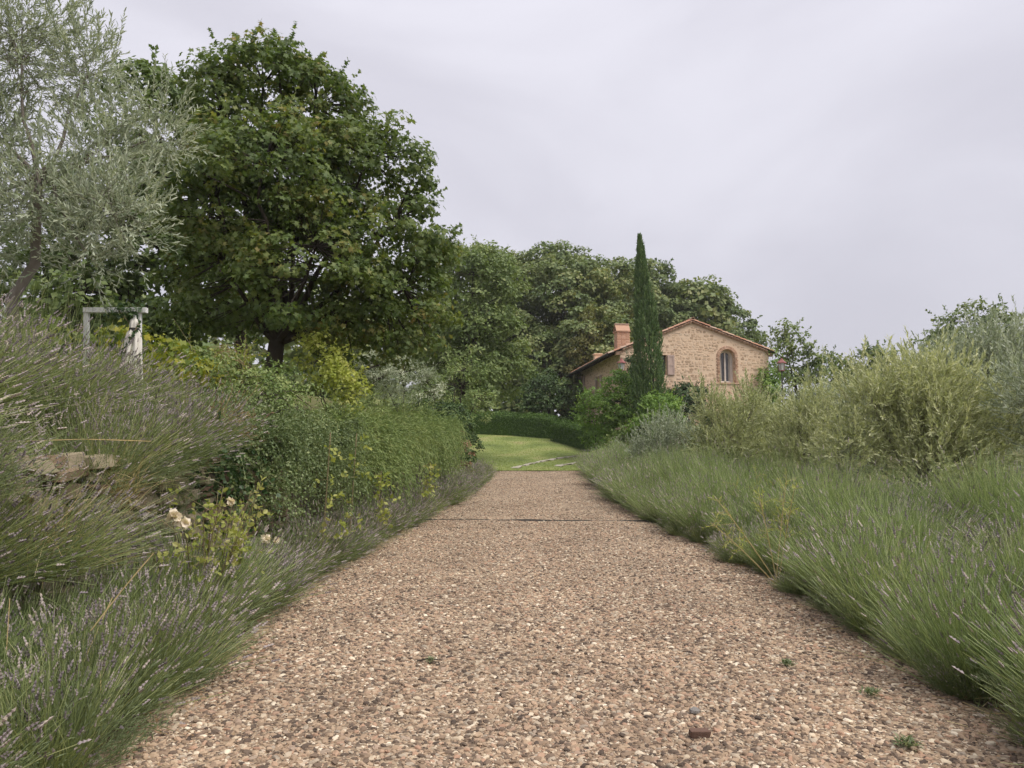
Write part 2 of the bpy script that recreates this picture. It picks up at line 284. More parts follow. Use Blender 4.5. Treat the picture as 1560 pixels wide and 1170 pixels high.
# ------------------------------------------------------------------ terrain
def sm(a, b, x): q = np.clip((np.asarray(x, float) - a) / (b - a), 0, 1); return q * q * (3 - 2 * q)
def prof(y): return np.interp(y, [-60, 7, 10, 16, 25, 35, 37.5, 52, 58, 75, 120, 500], [0, 0, .03, .17, .47, .88, 1.0, 3.27, 3.7, 5.2, 6.5, 6.5])
def xw(y): return np.interp(y, [-5, 3, 7, 13, 20, 27, 60], [-3.6, -3.6, -3.4, -3.0, -2.4, -1.9, -1.9])
def el(y): return np.interp(y, [-5, 4, 6, 8, 10, 12, 16, 21, 28, 37], [-1.95, -1.98, -2.15, -2.28, -2.38, -2.2, -1.95, -1.6, -1.05, -.8])
def er(y): return np.interp(y, [-5, 4.6, 6.6, 8, 10, 13, 16.6, 23, 30, 37], [2.85, 2.88, 3.02, 3.12, 3.3, 3.3, 3.0, 2.95, 3.1, 3.55])
def wtop(y): return np.interp(y, [0, 9, 27], [1.48, 1.55, 1.9])
def terr(x, y):
    x = np.asarray(x, float); y = np.asarray(y, float); u = x - xw(y)
    d = np.maximum(0, -u - .3); left = wtop(y) + 2.6 * (1 - np.exp(-d * .15))
    z = prof(y) + (1 - sm(27, 31, y)) * left * sm(-.12, -.28, u)
    r = x - er(y) - .25
    z = z + .3 * sm(0, 2, r) + .05 * np.clip(r - 2, 0, 20) * (1 - sm(36, 44, y))
    return z + 1.0 * sm(4.5, 8, x) * sm(38, 46, y)
def tz(x, y): return float(terr(x, y))
def grid_mesh(name, X, Y, Z, mat):
    g = G(); r, c = X.shape; i = np.arange(r * c).reshape(r, c)
    g.add(np.stack([X, Y, Z], -1), np.stack([i[:-1, :-1], i[:-1, 1:], i[1:, 1:], i[1:, :-1]], -1).reshape(-1, 4)); return g.mesh(name, mat, True)
us = np.concatenate([[-500, -250, -120, -70, -45, -32, -25], np.arange(-20, -5, 1.), np.arange(-5, -.4, .4), [-.3, -.26, -.14, -.1], np.arange(.1, 14, .25), np.arange(14, 30, 2.), [35, 45, 70, 120, 250, 500]])
ys = np.concatenate([[-300, -100, -40, -20, -12], np.arange(-8, 60, .4), [62, 66, 72, 80, 100, 140, 220, 350, 500]])
U, Yg = np.meshgrid(us, ys); Xg = U + xw(Yg); Z = terr(Xg, Yg)
inside = sm(el(Yg) - .45, el(Yg) - .2, Xg) * (1 - sm(er(Yg) + .2, er(Yg) + .45, Xg)) * (1 - sm(36.9, 37.3, Yg))
Z = Z - .06 * inside + rng.normal(0, .012, Z.shape) * (1 - inside) * (np.abs(U) > .5)
gme = grid_mesh('ground', Xg, Yg, Z, M['bare']); gme.materials.append(M['soil'])
cx_ = (Xg[:-1, :-1] + Xg[1:, 1:]) / 2; cy_ = (Yg[:-1, :-1] + Yg[1:, 1:]) / 2
gme.polygons.foreach_set('material_index', ((cx_ > xw(cy_)) & (cx_ < er(cy_) + 1.3) & (cy_ < 37.5)).astype(np.int32).ravel())
ground = struct('ground', gme)
yd = np.arange(-5, 37.45, .4); v = np.linspace(0, 1, 19); V_, Yd = np.meshgrid(v, yd); Xd = (el(Yd) - .35) + V_ * (er(Yd) - el(Yd) + .65)
Zd = terr(np.clip(Xd, el(Yd), er(Yd)), Yd) - .05 * (np.abs(V_ - .5) > .499) + .025 * np.cos((V_ - .5) * 4 * PI) * -.5
dme = grid_mesh('gravel_drive', Xd, Yd, Zd, M['bed']); drive = struct('gravel_drive', dme)
yl = np.arange(37.3, 58, .4); xl = np.arange(-12, 5.6, .4); Xl, Yl = np.meshgrid(xl, yl)
lawn = struct('lawn', grid_mesh('lawn', Xl, Yl, terr(Xl, Yl) + .03, M['lawn']))

# gravel: loose stones scattered over the drive with geometry nodes (nobody could count it)
def make_gravel():
    g2 = G(); X, Y, Z = Xd[10:, 1:-1], Yd[10:, 1:-1], Zd[10:, 1:-1]
    r, c_ = X.shape; i = np.arange(r * c_).reshape(r, c_)
    g2.add(np.stack([X, Y, Z], -1), np.stack([i[:-1, :-1], i[:-1, 1:], i[1:, 1:], i[1:, :-1]], -1).reshape(-1, 4))
    me = g2.mesh('gravel', M['bed'], True); a = me.attributes.new('dens', 'FLOAT', 'POINT')
    a.data.foreach_set('value', (np.interp(Y.ravel(), [2, 7, 12, 20, 37], [4200, 3600, 2100, 800, 300]) * np.clip(.9 + .3 * np.sin(X.ravel() * 2.1 + 1.3 * np.sin(Y.ravel() * .7)) + .15 * np.sin(Y.ravel() * 1.7 + X.ravel()) - .3 * np.exp(-((np.abs(X.ravel() - .4) - .78) / .22) ** 2), .4, 1.2)).astype(np.float32))
    o = link('gravel', me); tag(o, 'loose tan and brown gravel stones covering the drive', 'gravel', kind='stuff')
    ng = bpy.data.node_groups.new('scatter_gravel', 'GeometryNodeTree')
    ng.interface.new_socket('Geometry', in_out='INPUT', socket_type='NodeSocketGeometry'); ng.interface.new_socket('Geometry', in_out='OUTPUT', socket_type='NodeSocketGeometry')
    gi = N(ng, 'NodeGroupInput'); go = N(ng, 'NodeGroupOutput'); L = ng.links.new
    dp = N(ng, 'GeometryNodeDistributePointsOnFaces'); L(gi.outputs[0], dp.inputs['Mesh'])
    na = N(ng, 'GeometryNodeInputNamedAttribute', data_type='FLOAT'); na.inputs['Name'].default_value = 'dens'; L(na.outputs['Attribute'], dp.inputs['Density'])
    join = N(ng, 'GeometryNodeJoinGeometry')
    for k in range(7):
        ico = N(ng, 'GeometryNodeMeshIcoSphere'); ico.inputs['Radius'].default_value = 1; ico.inputs['Subdivisions'].default_value = 2
        spn = N(ng, 'GeometryNodeSetPosition'); L(ico.outputs[0], spn.inputs[0])
        rv = N(ng, 'FunctionNodeRandomValue', data_type='FLOAT_VECTOR'); rv.inputs['Min'].default_value = (-.16,) * 3; rv.inputs['Max'].default_value = (.16,) * 3; rv.inputs['Seed'].default_value = 50 + k
        L(rv.outputs[0], spn.inputs['Offset'])
        tr = N(ng, 'GeometryNodeTransform'); tr.inputs['Scale'].default_value = (1.0 + .07 * k, .85 - .04 * (k % 5), .42 + .09 * (k % 4)); L(spn.outputs[0], tr.inputs[0])
        smt = N(ng, 'GeometryNodeSetMaterial'); smt.inputs['Material'].default_value = M['gravel']; L(tr.outputs[0], smt.inputs[0])
        shd = N(ng, 'GeometryNodeSetShadeSmooth'); shd.inputs['Shade Smooth'].default_value = False; L(smt.outputs[0], shd.inputs[0])
        gti = N(ng, 'GeometryNodeGeometryToInstance'); L(shd.outputs[0], gti.inputs[0]); L(gti.outputs[0], join.inputs[0])
    ip = N(ng, 'GeometryNodeInstanceOnPoints'); L(dp.outputs['Points'], ip.inputs['Points']); L(join.outputs[0], ip.inputs['Instance']); ip.inputs['Pick Instance'].default_value = True
    rr = N(ng, 'FunctionNodeRandomValue', data_type='FLOAT_VECTOR'); rr.inputs['Min'].default_value = (-.45, -.45, 0); rr.inputs['Max'].default_value = (.45, .45, 6.28); L(rr.outputs[0], ip.inputs['Rotation'])
    rsz = N(ng, 'FunctionNodeRandomValue', data_type='FLOAT'); rsz.inputs[2].default_value = 0; rsz.inputs[3].default_value = 1; rsz.inputs['Seed'].default_value = 9
    pw = N(ng, 'ShaderNodeMath', operation='POWER'); L(rsz.outputs[1], pw.inputs[0]); pw.inputs[1].default_value = 5
    ma = N(ng, 'ShaderNodeMath', operation='MULTIPLY_ADD'); L(pw.outputs[0], ma.inputs[0]); ma.inputs[1].default_value = .019; ma.inputs[2].default_value = .0070
    L(ma.outputs[0], ip.inputs['Scale']); jg = N(ng, 'GeometryNodeJoinGeometry')
    L(ip.outputs[0], go.inputs[0])
    md = o.modifiers.new('scatter', 'NODES'); md.node_group = ng
make_gravel()

# pale stone tracks across the lawn
def path_track(label, pts, w, n):
    root = thing('stone_path', label, 'path'); root['kind'] = 'structure'; del root['category']
    pts = np.array(pts, float); s = np.linspace(0, 1, n); px = np.interp(s, np.linspace(0, 1, len(pts)), pts[:, 0]); py = np.interp(s, np.linspace(0, 1, len(pts)), pts[:, 1])
    ms = [rough_box('slab', M['slab'], .1, .08, 300 + k) for k in range(4)]
    for k in range(n):
        a = math.atan2(py[min(k + 1, n - 1)] - py[max(k - 1, 0)], px[min(k + 1, n - 1)] - px[max(k - 1, 0)])
        o = link('slab', ms[k % 4], root); o.location = (px[k] + rng.normal(0, .04), py[k] + rng.normal(0, .03), tz(px[k], py[k]) + .022); L = math.hypot(px[1] - px[0], py[1] - py[0])
        sl = math.atan(.155) * math.sin(a); o.rotation_euler = (0, -sl, a + rng.normal(0, .15)); o.scale = (L * rng.uniform(.6, 1.1), w * rng.uniform(.6, 1.25), .09)
path_track('pale broken stone strip curving across the lawn to the hedge', [(.15, 38.3), (1.3, 39.9), (2.4, 41.2), (3.4, 41.9)], .34, 16)
path_track('short pale stone strip on the lawn beside the lavender', [(2.3, 38.7), (2.95, 39.4), (3.7, 40.2)], .42, 9)
# steel strip across the drive
g = G(); xs = np.linspace(-2.4, 3.2, 30); yy = 17.15 - .07 * (xs - .4) + .03 * np.sin(xs * 3)
zz = terr(np.clip(xs, el(17), er(17)), yy) + .024 + .006 * np.sin(xs * 5)
i = np.arange(29)
for a_, b_, c_, d_ in [((0, 0), (0, .05), (0, 1), (0, 1))]:
    V = np.concatenate([np.stack([xs, yy - .02, zz - .08], 1), np.stack([xs, yy - .02, zz], 1), np.stack([xs, yy + .02, zz], 1), np.stack([xs, yy + .02, zz - .08], 1)])
    F = np.concatenate([np.stack([i + 30 * q, i + 1 + 30 * q, i + 1 + 30 * (q + 1), i + 30 * (q + 1)], 1) for q in range(3)]); g.add(V, F)
tag(link('edging_strip', g.mesh('edging_strip', M['edging'])), 'dark narrow metal strip set across the gravel drive', 'edging')

# ------------------------------------------------------------------ house
HR = math.atan2(.133, .991); HX, HY, HZ = 6.40, 45.0, 2.4
house = thing('stone_house', 'ochre stone farmhouse with terracotta roof and arched gable window', 'house', (HX, HY, HZ), HR)
W, D, EZ, RX, RZ = 9.25, 18.2, 5.55, 4.45, 7.38     # gable width, depth, eave and ridge heights (local)
ACX, AR, ASP = 6.62, .48, 5.28                       # arched window centre, radius, spring height
A0 = 3.75                                           # its sill
def poly_wall(name, outline, holes, thick, to3, mat):
    bm = bmesh.new()
    def loop(pts):
        vs_ = [bm.verts.new((p[0], p[1], 0)) for p in pts]
        for i in range(len(vs_)): bm.edges.new((vs_[i], vs_[(i + 1) % len(vs_)]))
    loop(outline)
    for h_ in holes: loop(h_)
    bmesh.ops.triangle_fill(bm, use_beauty=True, use_dissolve=False, edges=bm.edges[:])
    r = bmesh.ops.extrude_face_region(bm, geom=bm.faces[:])
    for e_ in r['geom']:
        if isinstance(e_, bmesh.types.BMVert): e_.co.z = thick
    for v_ in bm.verts: v_.co = Vector(to3(v_.co.x, v_.co.y, v_.co.z))
    bmesh.ops.recalc_face_normals(bm, faces=bm.faces[:])
    me = bpy.data.meshes.new(name); bm.to_mesh(me); bm.free(); me.materials.append(mat); return me
arch = [(ACX - AR, A0), (ACX + AR, A0)] + [(ACX + AR * math.cos(a), ASP + AR * math.sin(a)) for a in np.linspace(0, PI, 15)]
SH = (2.25, 2.85, 4.15, 5.35)                         # window behind the cypress, its shutter shows
shw = [(SH[0], SH[2]), (SH[1], SH[2]), (SH[1], SH[3]), (SH[0], SH[3])]
link('gable_wall', poly_wall('gable_wall', [(0, 0), (W, 0), (W, EZ + .1), (RX, RZ), (0, EZ)], [arch, shw], .5, lambda a, b, c: (a, c, b), M['hmortar']), house)
fw = [(10.0, 4.05, 5.1), (13.3, 4.05, 5.1), (5.2, 3.2, 4.6)]
link('side_wall', poly_wall('side_wall', [(.5, 0), (D, 0), (D, EZ), (.5, EZ)], [[(c - .42, a), (c + .42, a), (c + .42, b), (c - .42, b)] for c, a, b in fw], .5, lambda a, b, c: (c, a, b), M['hmortar']), house)
g = G(); box(g, W - .5, W, .5, D, 0, EZ); box(g, .5, W - .5, D - .5, D, 0, EZ); link('rear_wall', g.mesh('rear_wall', M['hmortar']), house)
def stonework(g, u0, u1, z0, z1, ok, to3):              # random rubble: uneven stones in wavering courses, bedded in wide mortar
    z = z0
    while z < z1:
        hh = rng.uniform(.09, .20); u = u0 + rng.uniform(0, .15); wob = rng.uniform(0, 6)
        while u < u1:
            w = rng.uniform(.12, .30) if rng.random() > .18 else rng.uniform(.30, .48); w = min(w, u1 - u)
            parts_ = [(0, 1)] if rng.random() > .25 or hh < .12 else [(0, .5), (.5, 1)]
            for pa, pb in parts_:
                zz = z + pa * hh + .03 * math.sin(u * 2.3 + wob); h2 = (pb - pa) * hh
                if w > .05 and rng.random() > .07 and ok(u, zz) and ok(u + w, zz) and ok(u, zz + h2) and ok(u + w, zz + h2):
                    cx, cz = u + w / 2 + rng.normal(0, .01), zz + h2 / 2 + rng.normal(0, .01); n_ = int(rng.integers(5, 8)); an = np.sort(np.linspace(0, 2 * PI, n_, endpoint=False) + rng.uniform(-.3, .3, n_)) + rng.uniform(0, 1)
                    sx_, sz_ = w * .5 * rng.uniform(.82, 1.02), h2 * .5 * rng.uniform(.82, 1.05)
                    q = [(cx + sx_ * np.sign(math.cos(a)) * abs(math.cos(a)) ** .55, cz + sz_ * np.sign(math.sin(a)) * abs(math.sin(a)) ** .55) for a in an]
                    p = rng.uniform(.004, .022); k = .82
                    V = [to3(a, b, 0.01) for a, b in q] + [to3(cx + (a - cx) * k, cz + (b - cz) * k, -p) for a, b in q]; tn = rng.random()
                    g.add(V, [[n_ + i for i in range(n_)]], tn); g.add(V, [[i, (i + 1) % n_, n_ + (i + 1) % n_, n_ + i] for i in range(n_)], tn)
            u += w + .012
        z += hh + .01
def ok_gable(u, z):
    if u < .02 or u > W - .02: return False
    top = EZ + (RZ - EZ) * u / RX if u < RX else EZ + .1 + (RZ - EZ - .1) * (W - u) / (W - RX)
    if z > top - .12: return False
    if abs(u - ACX) < AR + .22 and A0 - .05 < z < ASP: return False
    if math.hypot(u - ACX, z - ASP) < AR + .22: return False
    return not (SH[0] - .06 < u < SH[1] + .06 and SH[2] - .1 < z < SH[3] + .06)
g = G(); stonework(g, 0, W, 0, RZ, ok_gable, lambda a, b, c: (a, c, b))
o = link('stonework', g.mesh('stonework', M['hstone']), house); o['kind'] = 'stuff'
g = G(); stonework(g, .02, D, 0, EZ - .05, lambda u, z: not any(c - .5 < u < c + .5 and a - .1 < z < b + .1 for c, a, b in fw), lambda a, b, c: (c, a, b))
o = link('stonework', g.mesh('stonework', M['hstone']), house); o['kind'] = 'stuff'
bk = [rough_box('brick', M['brick'], .06, .03, 40 + k) for k in range(4)]
wl = link('arched_window', None, house)              # window assembly: frame, panes, brick arch
def piece(name, me, parent, loc, rot, scale):
    o = link(name, me, parent); o.location = loc; o.rotation_euler = rot; o.scale = scale; return o
nb = 19
for k in range(nb):
    a = PI * (k + .5) / nb; r_ = AR + .10
    piece('brick', bk[k % 4], wl, (ACX + r_ * math.cos(a), .10, ASP + r_ * math.sin(a)), (0, -a, 0), (.20, .28, .095))
for k in range(16):
    for s in (-1, 1):
        w_ = .21 if (k + (s > 0)) % 2 else .15
        piece('brick', bk[k % 4], wl, (ACX + s * (AR + w_ / 2), .10, A0 + .05 + k * .0925), (0, 0, 0), (w_, .28, .08))
piece('sill', bk[0], wl, (ACX, .12, A0 - .05), (0, 0, 0), (1.5, .36, .09))
def arch_ring(g, r0, r1, y0, y1, zb):
    pts = [(1, zb - ASP)] + [(math.cos(a), math.sin(a)) for a in np.linspace(0, PI, 15)] + [(-1, zb - ASP)]
    for rr, in ((0,),): pass
    def P(i, r): c_, s_ = pts[i]; return (ACX + r * c_, ASP + (r * s_ if 0 < i < len(pts) - 1 else s_))
    V = []; n = len(pts)
    for i in range(n):
        for r, y in ((r0, y0), (r1, y0), (r1, y1), (r0, y1)): a_, b_ = P(i, r); V.append((a_, y, b_))
    F = [[i * 4 + q, i * 4 + (q + 1) % 4, i * 4 + 4 + (q + 1) % 4, i * 4 + 4 + q] for i in range(n - 1) for q in range(4)]
    g.add(V, F)
g = G(); arch_ring(g, AR - .15, AR - .002, .36, .44, A0 + .02); fr = link('window_frame', g.mesh('window_frame', M['paint']), wl)
g = G(); box(g, ACX - .045, ACX + .045, .35, .43, A0 + .1, ASP + AR - .06); box(g, ACX - AR + .1, ACX - .05, .37, .43, A0 + .03, A0 + .12); box(g, ACX + .05, ACX + AR - .1, .37, .43, A0 + .03, A0 + .12)
link('mullion', g.mesh('mullion', M['paint']), wl)
for s in (-1, 1):
    g = G(); pts = [(ACX + s * .04, A0 + .05), (ACX + s * (AR - .08), A0 + .05)] + [(ACX + s * (AR - .08) * math.cos(a), ASP + (AR - .08) * math.sin(a)) for a in np.linspace(0, PI / 2 - .07, 8)]
    g.add([(x, .405, z) for x, z in pts], [list(range(len(pts)))]); link('pane', g.mesh('pane', M['glass']), wl)
    g = G(); xs_ = np.linspace(ACX + s * .22, ACX + s * (AR - .14), 12); V = [(x, .395 + .006 * math.sin(i * 1.9), z) for i, x in enumerate(xs_) for z in (A0 + .1, ASP + math.sqrt(max(.01, (AR - .1) ** 2 - (x - ACX) ** 2)) - .02)]
    g.add(V, [[i * 2, i * 2 + 2, i * 2 + 3, i * 2 + 1] for i in range(11)]); link('curtain', g.mesh('curtain', M['lace']), wl)
def shutter(x0, x1, z0, z1, side=False):
    g = G(); w_ = x1 - x0
    def bx(a, b, c, d, y0, y1):
        if side: box(g, y0, y1, a, b, c, d)
        else: box(g, a, b, y0, y1, c, d)
    bx(x0, x1, z0, z1, -.06, -.035)
    for zc in (z0 + .06, (z0 + z1) / 2, z1 - .06): bx(x0 + .01, x1 - .01, zc - .05, zc + .05, -.08, -.061)
    for xc in (x0 + .05, x1 - .05): bx(xc - .04, xc + .04, z0 + .01, z1 - .01, -.084, -.062)
    return link('shutter', g.mesh('shutter', M['shutter']), house)
shutter(SH[1] + .02, SH[1] + .45, SH[2], SH[3])
g = G(); box(g, SH[0] + .01, SH[1] - .01, .30, .33, SH[2] + .01, SH[3] - .01); link('window', g.mesh('window', M['glass']), house)
for c, a, b in fw:
    wd = link('side_window', None, house)
    g = G(); box(g, .24, .26, c - .40, c + .40, a + .02, b - .02); link('pane', g.mesh('pane', M['glass']), wd)
    g = G(); box(g, .19, .25, c - .415, c - .34, a, b); box(g, .19, .25, c + .34, c + .415, a, b); box(g, .19, .25, c - .33, c + .33, b - .08, b - .002); box(g, .18, .24, c - .03, c + .03, a, b - .09)
    link('frame', g.mesh('frame', M['paint']), wd)
    g = G(); box(g, -.08, .2, c - .5, c + .5, a - .08, a - .004); link('sill', g.mesh('sill', M['brick']), wd)
    shutter(c + .43, c + .83, a, b, True); shutter(c - .83, c - .43, a, b, True)
# roof: two boarded slopes, brick verge, barrel tiles
roof = link('roof', None, house)
OV, GV = .72, .16
sl_l = (RZ - EZ) / RX; sl_r = (RZ - EZ - .1) / (W - RX)
def roof_z(x): return (EZ + sl_l * x if x < RX else RZ - sl_r * (x - RX))
def slab(name, x0, x1, dz, th, y0, y1, mat):
    g = G(); g.add([(x0, y0, roof_z(x0) + dz), (x1, y0, roof_z(x1) + dz), (x1, y1, roof_z(x1) + dz), (x0, y1, roof_z(x0) + dz)] + [(x0, y0, roof_z(x0) + dz + th), (x1, y0, roof_z(x1) + dz + th), (x1, y1, roof_z(x1) + dz + th), (x0, y1, roof_z(x0) + dz + th)], BOXF)
    return link(name, g.mesh(name, mat), roof)
slab('boarding', -OV, RX, .06, .05, -GV + .04, D + .15, M['darkwood']); slab('boarding', RX, W + .35, .06, .05, -GV + .04, D + .15, M['darkwood'])
for k in range(33):                                   # rafter tails under the long eave
    y = .25 + k * (D - .4) / 32; g = G(); x0, x1 = -OV + .06, .0
    g.add([(x0, y - .05, roof_z(x0) - .07), (x1, y - .05, roof_z(x1) - .07), (x1, y + .05, roof_z(x1) - .07), (x0, y + .05, roof_z(x0) - .07), (x0, y - .05, roof_z(x0) + .058), (x1, y - .05, roof_z(x1) + .058), (x1, y + .05, roof_z(x1) + .058), (x0, y + .05, roof_z(x0) + .058)], BOXF)
    link('rafter', g.mesh('rafter', M['darkwood']), roof)
g = G(); tube(g, [(-OV - .09, -.12, EZ - OV * sl_l + .06), (-OV - .09, D * .5, EZ - OV * sl_l + .04), (-OV - .09, D + .1, EZ - OV * sl_l + .02)], .075, 8); link('gutter', g.mesh('gutter', M['iron']), roof)
def barrel(name, r, L, mat):                          # half-round tile along +x, rising to +x
    g = G(); n = 8; a = np.linspace(0, PI, n); V = []
    for x, rr in ((0, r), (L, r * .82)):
        for q in (rr, rr - .018): V += [(x, q * math.cos(t_), q * math.sin(t_)) for t_ in a]
    i = np.arange(n - 1); F = []
    o0, i0, o1, i1 = 0, n, 2 * n, 3 * n
    for k in range(n - 1): F += [[o0 + k, o1 + k, o1 + k + 1, o0 + k + 1], [i0 + k, i0 + k + 1, i1 + k + 1, i1 + k], [o0 + k, o0 + k + 1, i0 + k + 1, i0 + k]]
    g.add(V, F); return g.mesh(name, mat, False)
bt = barrel('roof_tile', .095, .46, M['tile']); al = math.atan(sl_l); ar_ = math.atan(sl_r)
for k in range(86):                                   # first course at the eave
    y = -.08 + k * .212; x = -OV - .06
    piece('roof_tile', bt, roof, (x, y, roof_z(x) + .115 + rng.normal(0, .008)), (0, -al, rng.normal(0, .03)), (1, 1, 1))
def rake(x, sgn, y, dz): return (x, y, roof_z(x) + dz)
for k in range(14):                                   # verge tiles, two lines, and brick verge course
    x = -OV - .05 + k * .37
    for y in (-GV + .06, -GV + .28):
        if x < RX - .3: piece('roof_tile', bt, roof, (x, y, roof_z(x) + .12 + rng.normal(0, .008)), (0, -al + .05, rng.normal(0, .03)), (1, 1, 1))
    x = W + .36 - k * .37
    for y in (-GV + .06, -GV + .28):
        if x > RX + .1: piece('roof_tile', bt, roof, (x, y, roof_z(x) + .12 + rng.normal(0, .008)), (0, -ar_ + .05, PI + rng.normal(0, .03)), (1, 1, 1))
for k in range(45):                                   # row of ridge tiles
    piece('ridge_tile', bt, roof, (RX, -GV - .05 + k * .41, RZ + .16), (0, 0, PI / 2), (1, 1.3, 1.1))
slab('roof_deck', -OV + .1, RX, .115, .05, .3, D, M['tile']); slab('roof_deck', RX, W + .25, .115, .05, .3, D, M['tile'])
for row, (dz, yp) in enumerate(((-.03, -.07), (.035, -.12))):
    for k in range(24):
        x = .1 + k * (RX - .1) / 24 + .09
        piece('brick', bk[k % 4], roof, (x, yp / 2 + .04, roof_z(x) + dz - .012), (0, -al, 0), (.175, .14 - yp, .055))
        x = RX + .02 + k * (W - RX - .1) / 24 + .09
        piece('brick', bk[k % 4], roof, (x, yp / 2 + .04, roof_z(x) + dz - .012), (0, ar_, 0), (.185, .14 - yp, .055))
for x, y, z in ((-.12, .06, EZ - .05), (W + .12, .06, EZ + .02)):
    for q in range(3): piece('brick', bk[q], roof, (x - (.05 - .06 * q) * (1 if x < 0 else -1), y, z - .16 + q * .075), (0, 0, 0), (.26 + .08 * q, .22, .065))
# chimney: brick shaft with a little tiled saddle on top
ch = link('chimney', None, roof); CX, CY, CZ = .95, 2.9, EZ + .1
sh_ = []
for lay in range(15):
    z = CZ + .25 + lay * .085; off = lay % 2
    for (bx_, by_, bw, bd) in [(-.28, -.2, .26, .12), (0, -.2, .26, .12), (.28, -.2, .26, .12), (-.345, .02, .12, .28), (-.345, .3, .12, .26), (.345, .02, .12, .28), (.345, .3, .12, .26)]:
        piece('brick', bk[(lay + int(bx_ * 10)) % 4], ch, (CX + bx_ + (.03 if off and bw > .2 else 0), CY + by_, z), (0, 0, 0), (bw, bd, .08))
g = G(); box(g, CX - .38, CX + .38, CY - .235, CY + .42, CZ - .2, CZ + 1.48); link('shaft', g.mesh('shaft', M['hmortar']), ch)
g = G(); box(g, CX - .47, CX + .47, CY - .32, CY + .5, CZ + 1.5, CZ + 1.57); link('cap_course', g.mesh('cap_course', M['brick']), ch)
for s in (-1, 1):                                     # sloping cap slabs leaning together
    g = G(); y0 = CY + .09 + s * .38; y1 = CY + .09 + s * .06; z0, z1 = CZ + 1.575, CZ + 2.0
    g.add([(CX - .45, y0, z0), (CX + .45, y0, z0), (CX + .45, y1, z1), (CX - .45, y1, z1), (CX - .45, y0 - s * .07, z0), (CX + .45, y0 - s * .07, z0), (CX + .45, y1 - s * .07, z1), (CX - .45, y1 - s * .07, z1)], BOXF); link('cap_tile', g.mesh('cap_tile', M['brick']), ch)
g = G(); box(g, CX - .47, CX + .47, CY - .03, CY + .2, CZ + 2.0, CZ + 2.06); link('cap_ridge', g.mesh('cap_ridge', M['tile']), ch)
g = G(); box(g, .0, .45, 6.2, 6.6, EZ + .1, EZ + .62); box(g, -.06, .51, 6.14, 6.66, EZ + .623, EZ + .70); link('vent_stack', g.mesh('vent_stack', M['hmortar']), roof)

# lanterns on posts
def lantern(x, y, z, label):
    b = tz(x, y); r = thing('garden_lantern', label, 'lamp', (x, y, b), 0, 'garden lanterns by the house'); h_ = z - b
    g = G(); tube(g, [(0, 0, -.1), (0, 0, h_ * .5), (0, 0, h_ - .3)], [.05, .04, .03], 8); tube(g, [(0, 0, 0), (0, 0, .25)], .08, 8); link('post', g.mesh('post', M['iron']), r)
    g = G(); n = 6; a = np.arange(n) * PI / 3; V = [(q * math.cos(t_), q * math.sin(t_), zz_) for q, zz_ in ((.13, h_ - .3), (.2, h_ + .1)) for t_ in a]
    g.add(V, [[k, (k + 1) % n, n + (k + 1) % n, n + k] for k in range(n)]); link('glass', g.mesh('glass', M['lampglass']), r)
    g = G()
    for t_ in a: segs(g, np.array([[.133 * math.cos(t_), .133 * math.sin(t_), h_ - .31]]), np.array([[.205 * math.cos(t_), .205 * math.sin(t_), h_ + .11]]), .014, .014)
    tube(g, [(0, 0, h_ - .33), (0, 0, h_ - .29)], .15, 6); link('lamp_frame', g.mesh('lamp_frame', M['lampmetal']), r)
    g = G(); tube(g, [(0, 0, h_ + .10), (0, 0, h_ + .15), (0, 0, h_ + .26), (0, 0, h_ + .29), (0, 0, h_ + .36)], [.27, .25, .12, .10, .06], 6); tube(g, [(0, 0, h_ + .36), (0, 0, h_ + .42)], [.02, .035], 6); link('lamp_cap', g.mesh('lamp_cap', M['lampmetal']), r)
lantern(14.85, 42, 6.72, 'red-capped lantern on a post by the ivy-grown house corner'); lantern(6.02, 42, 6.72, 'red-capped lantern in front of the dark eave, beside the cypress')

# ------------------------------------------------------------------ retaining wall
rw = thing('retaining_wall', 'rough field stone retaining wall half hidden by lavender and creepers', 'wall')
yw = np.arange(1, 27.6, .4); g = G(); zt = prof(yw) + wtop(yw) - .03; zb = prof(yw) - .2; X0 = xw(yw)
V = np.concatenate([np.stack([X0, yw, zb], 1), np.stack([X0 - .02, yw, zt], 1), np.stack([X0 - .36, yw, zt], 1), np.stack([X0 - .36, yw, zb], 1)]); n = len(yw); i = np.arange(n - 1)
g.add(V, np.concatenate([np.stack([i + n * q, i + 1 + n * q, i + 1 + n * ((q + 1) % 4), i + n * ((q + 1) % 4)], 1) for q in range(4)])); g.add(V[[n - 1, 2 * n - 1, 3 * n - 1, 4 * n - 1]], [[0, 1, 2, 3]])
link('core', g.mesh('core', M['mortar']), rw)
st = [rough_box('stone', M['wallstone'], .12, .10, 60 + k) for k in range(8)]
z = -.1; row = 0
while z < 1.5:
    hh = rng.uniform(.07, .17); y = 3.6 + rng.uniform(0, .2)
    while y < 10.6:
        w_ = rng.uniform(.10, .42); yc = y + w_ / 2
        piece('stone', st[int(rng.integers(8))], rw, (xw(yc) - .05 + rng.normal(0, .025), yc, prof(yc) + z + hh / 2 + rng.normal(0, .012)), (rng.normal(0, .05), rng.normal(0, .09), math.atan2(1, 0) + .045 + rng.normal(0, .05)), (w_ * rng.uniform(.9, 1.05), .2, hh * rng.uniform(.8, 1.1)))
        y += w_ + .012
    z += hh + .010

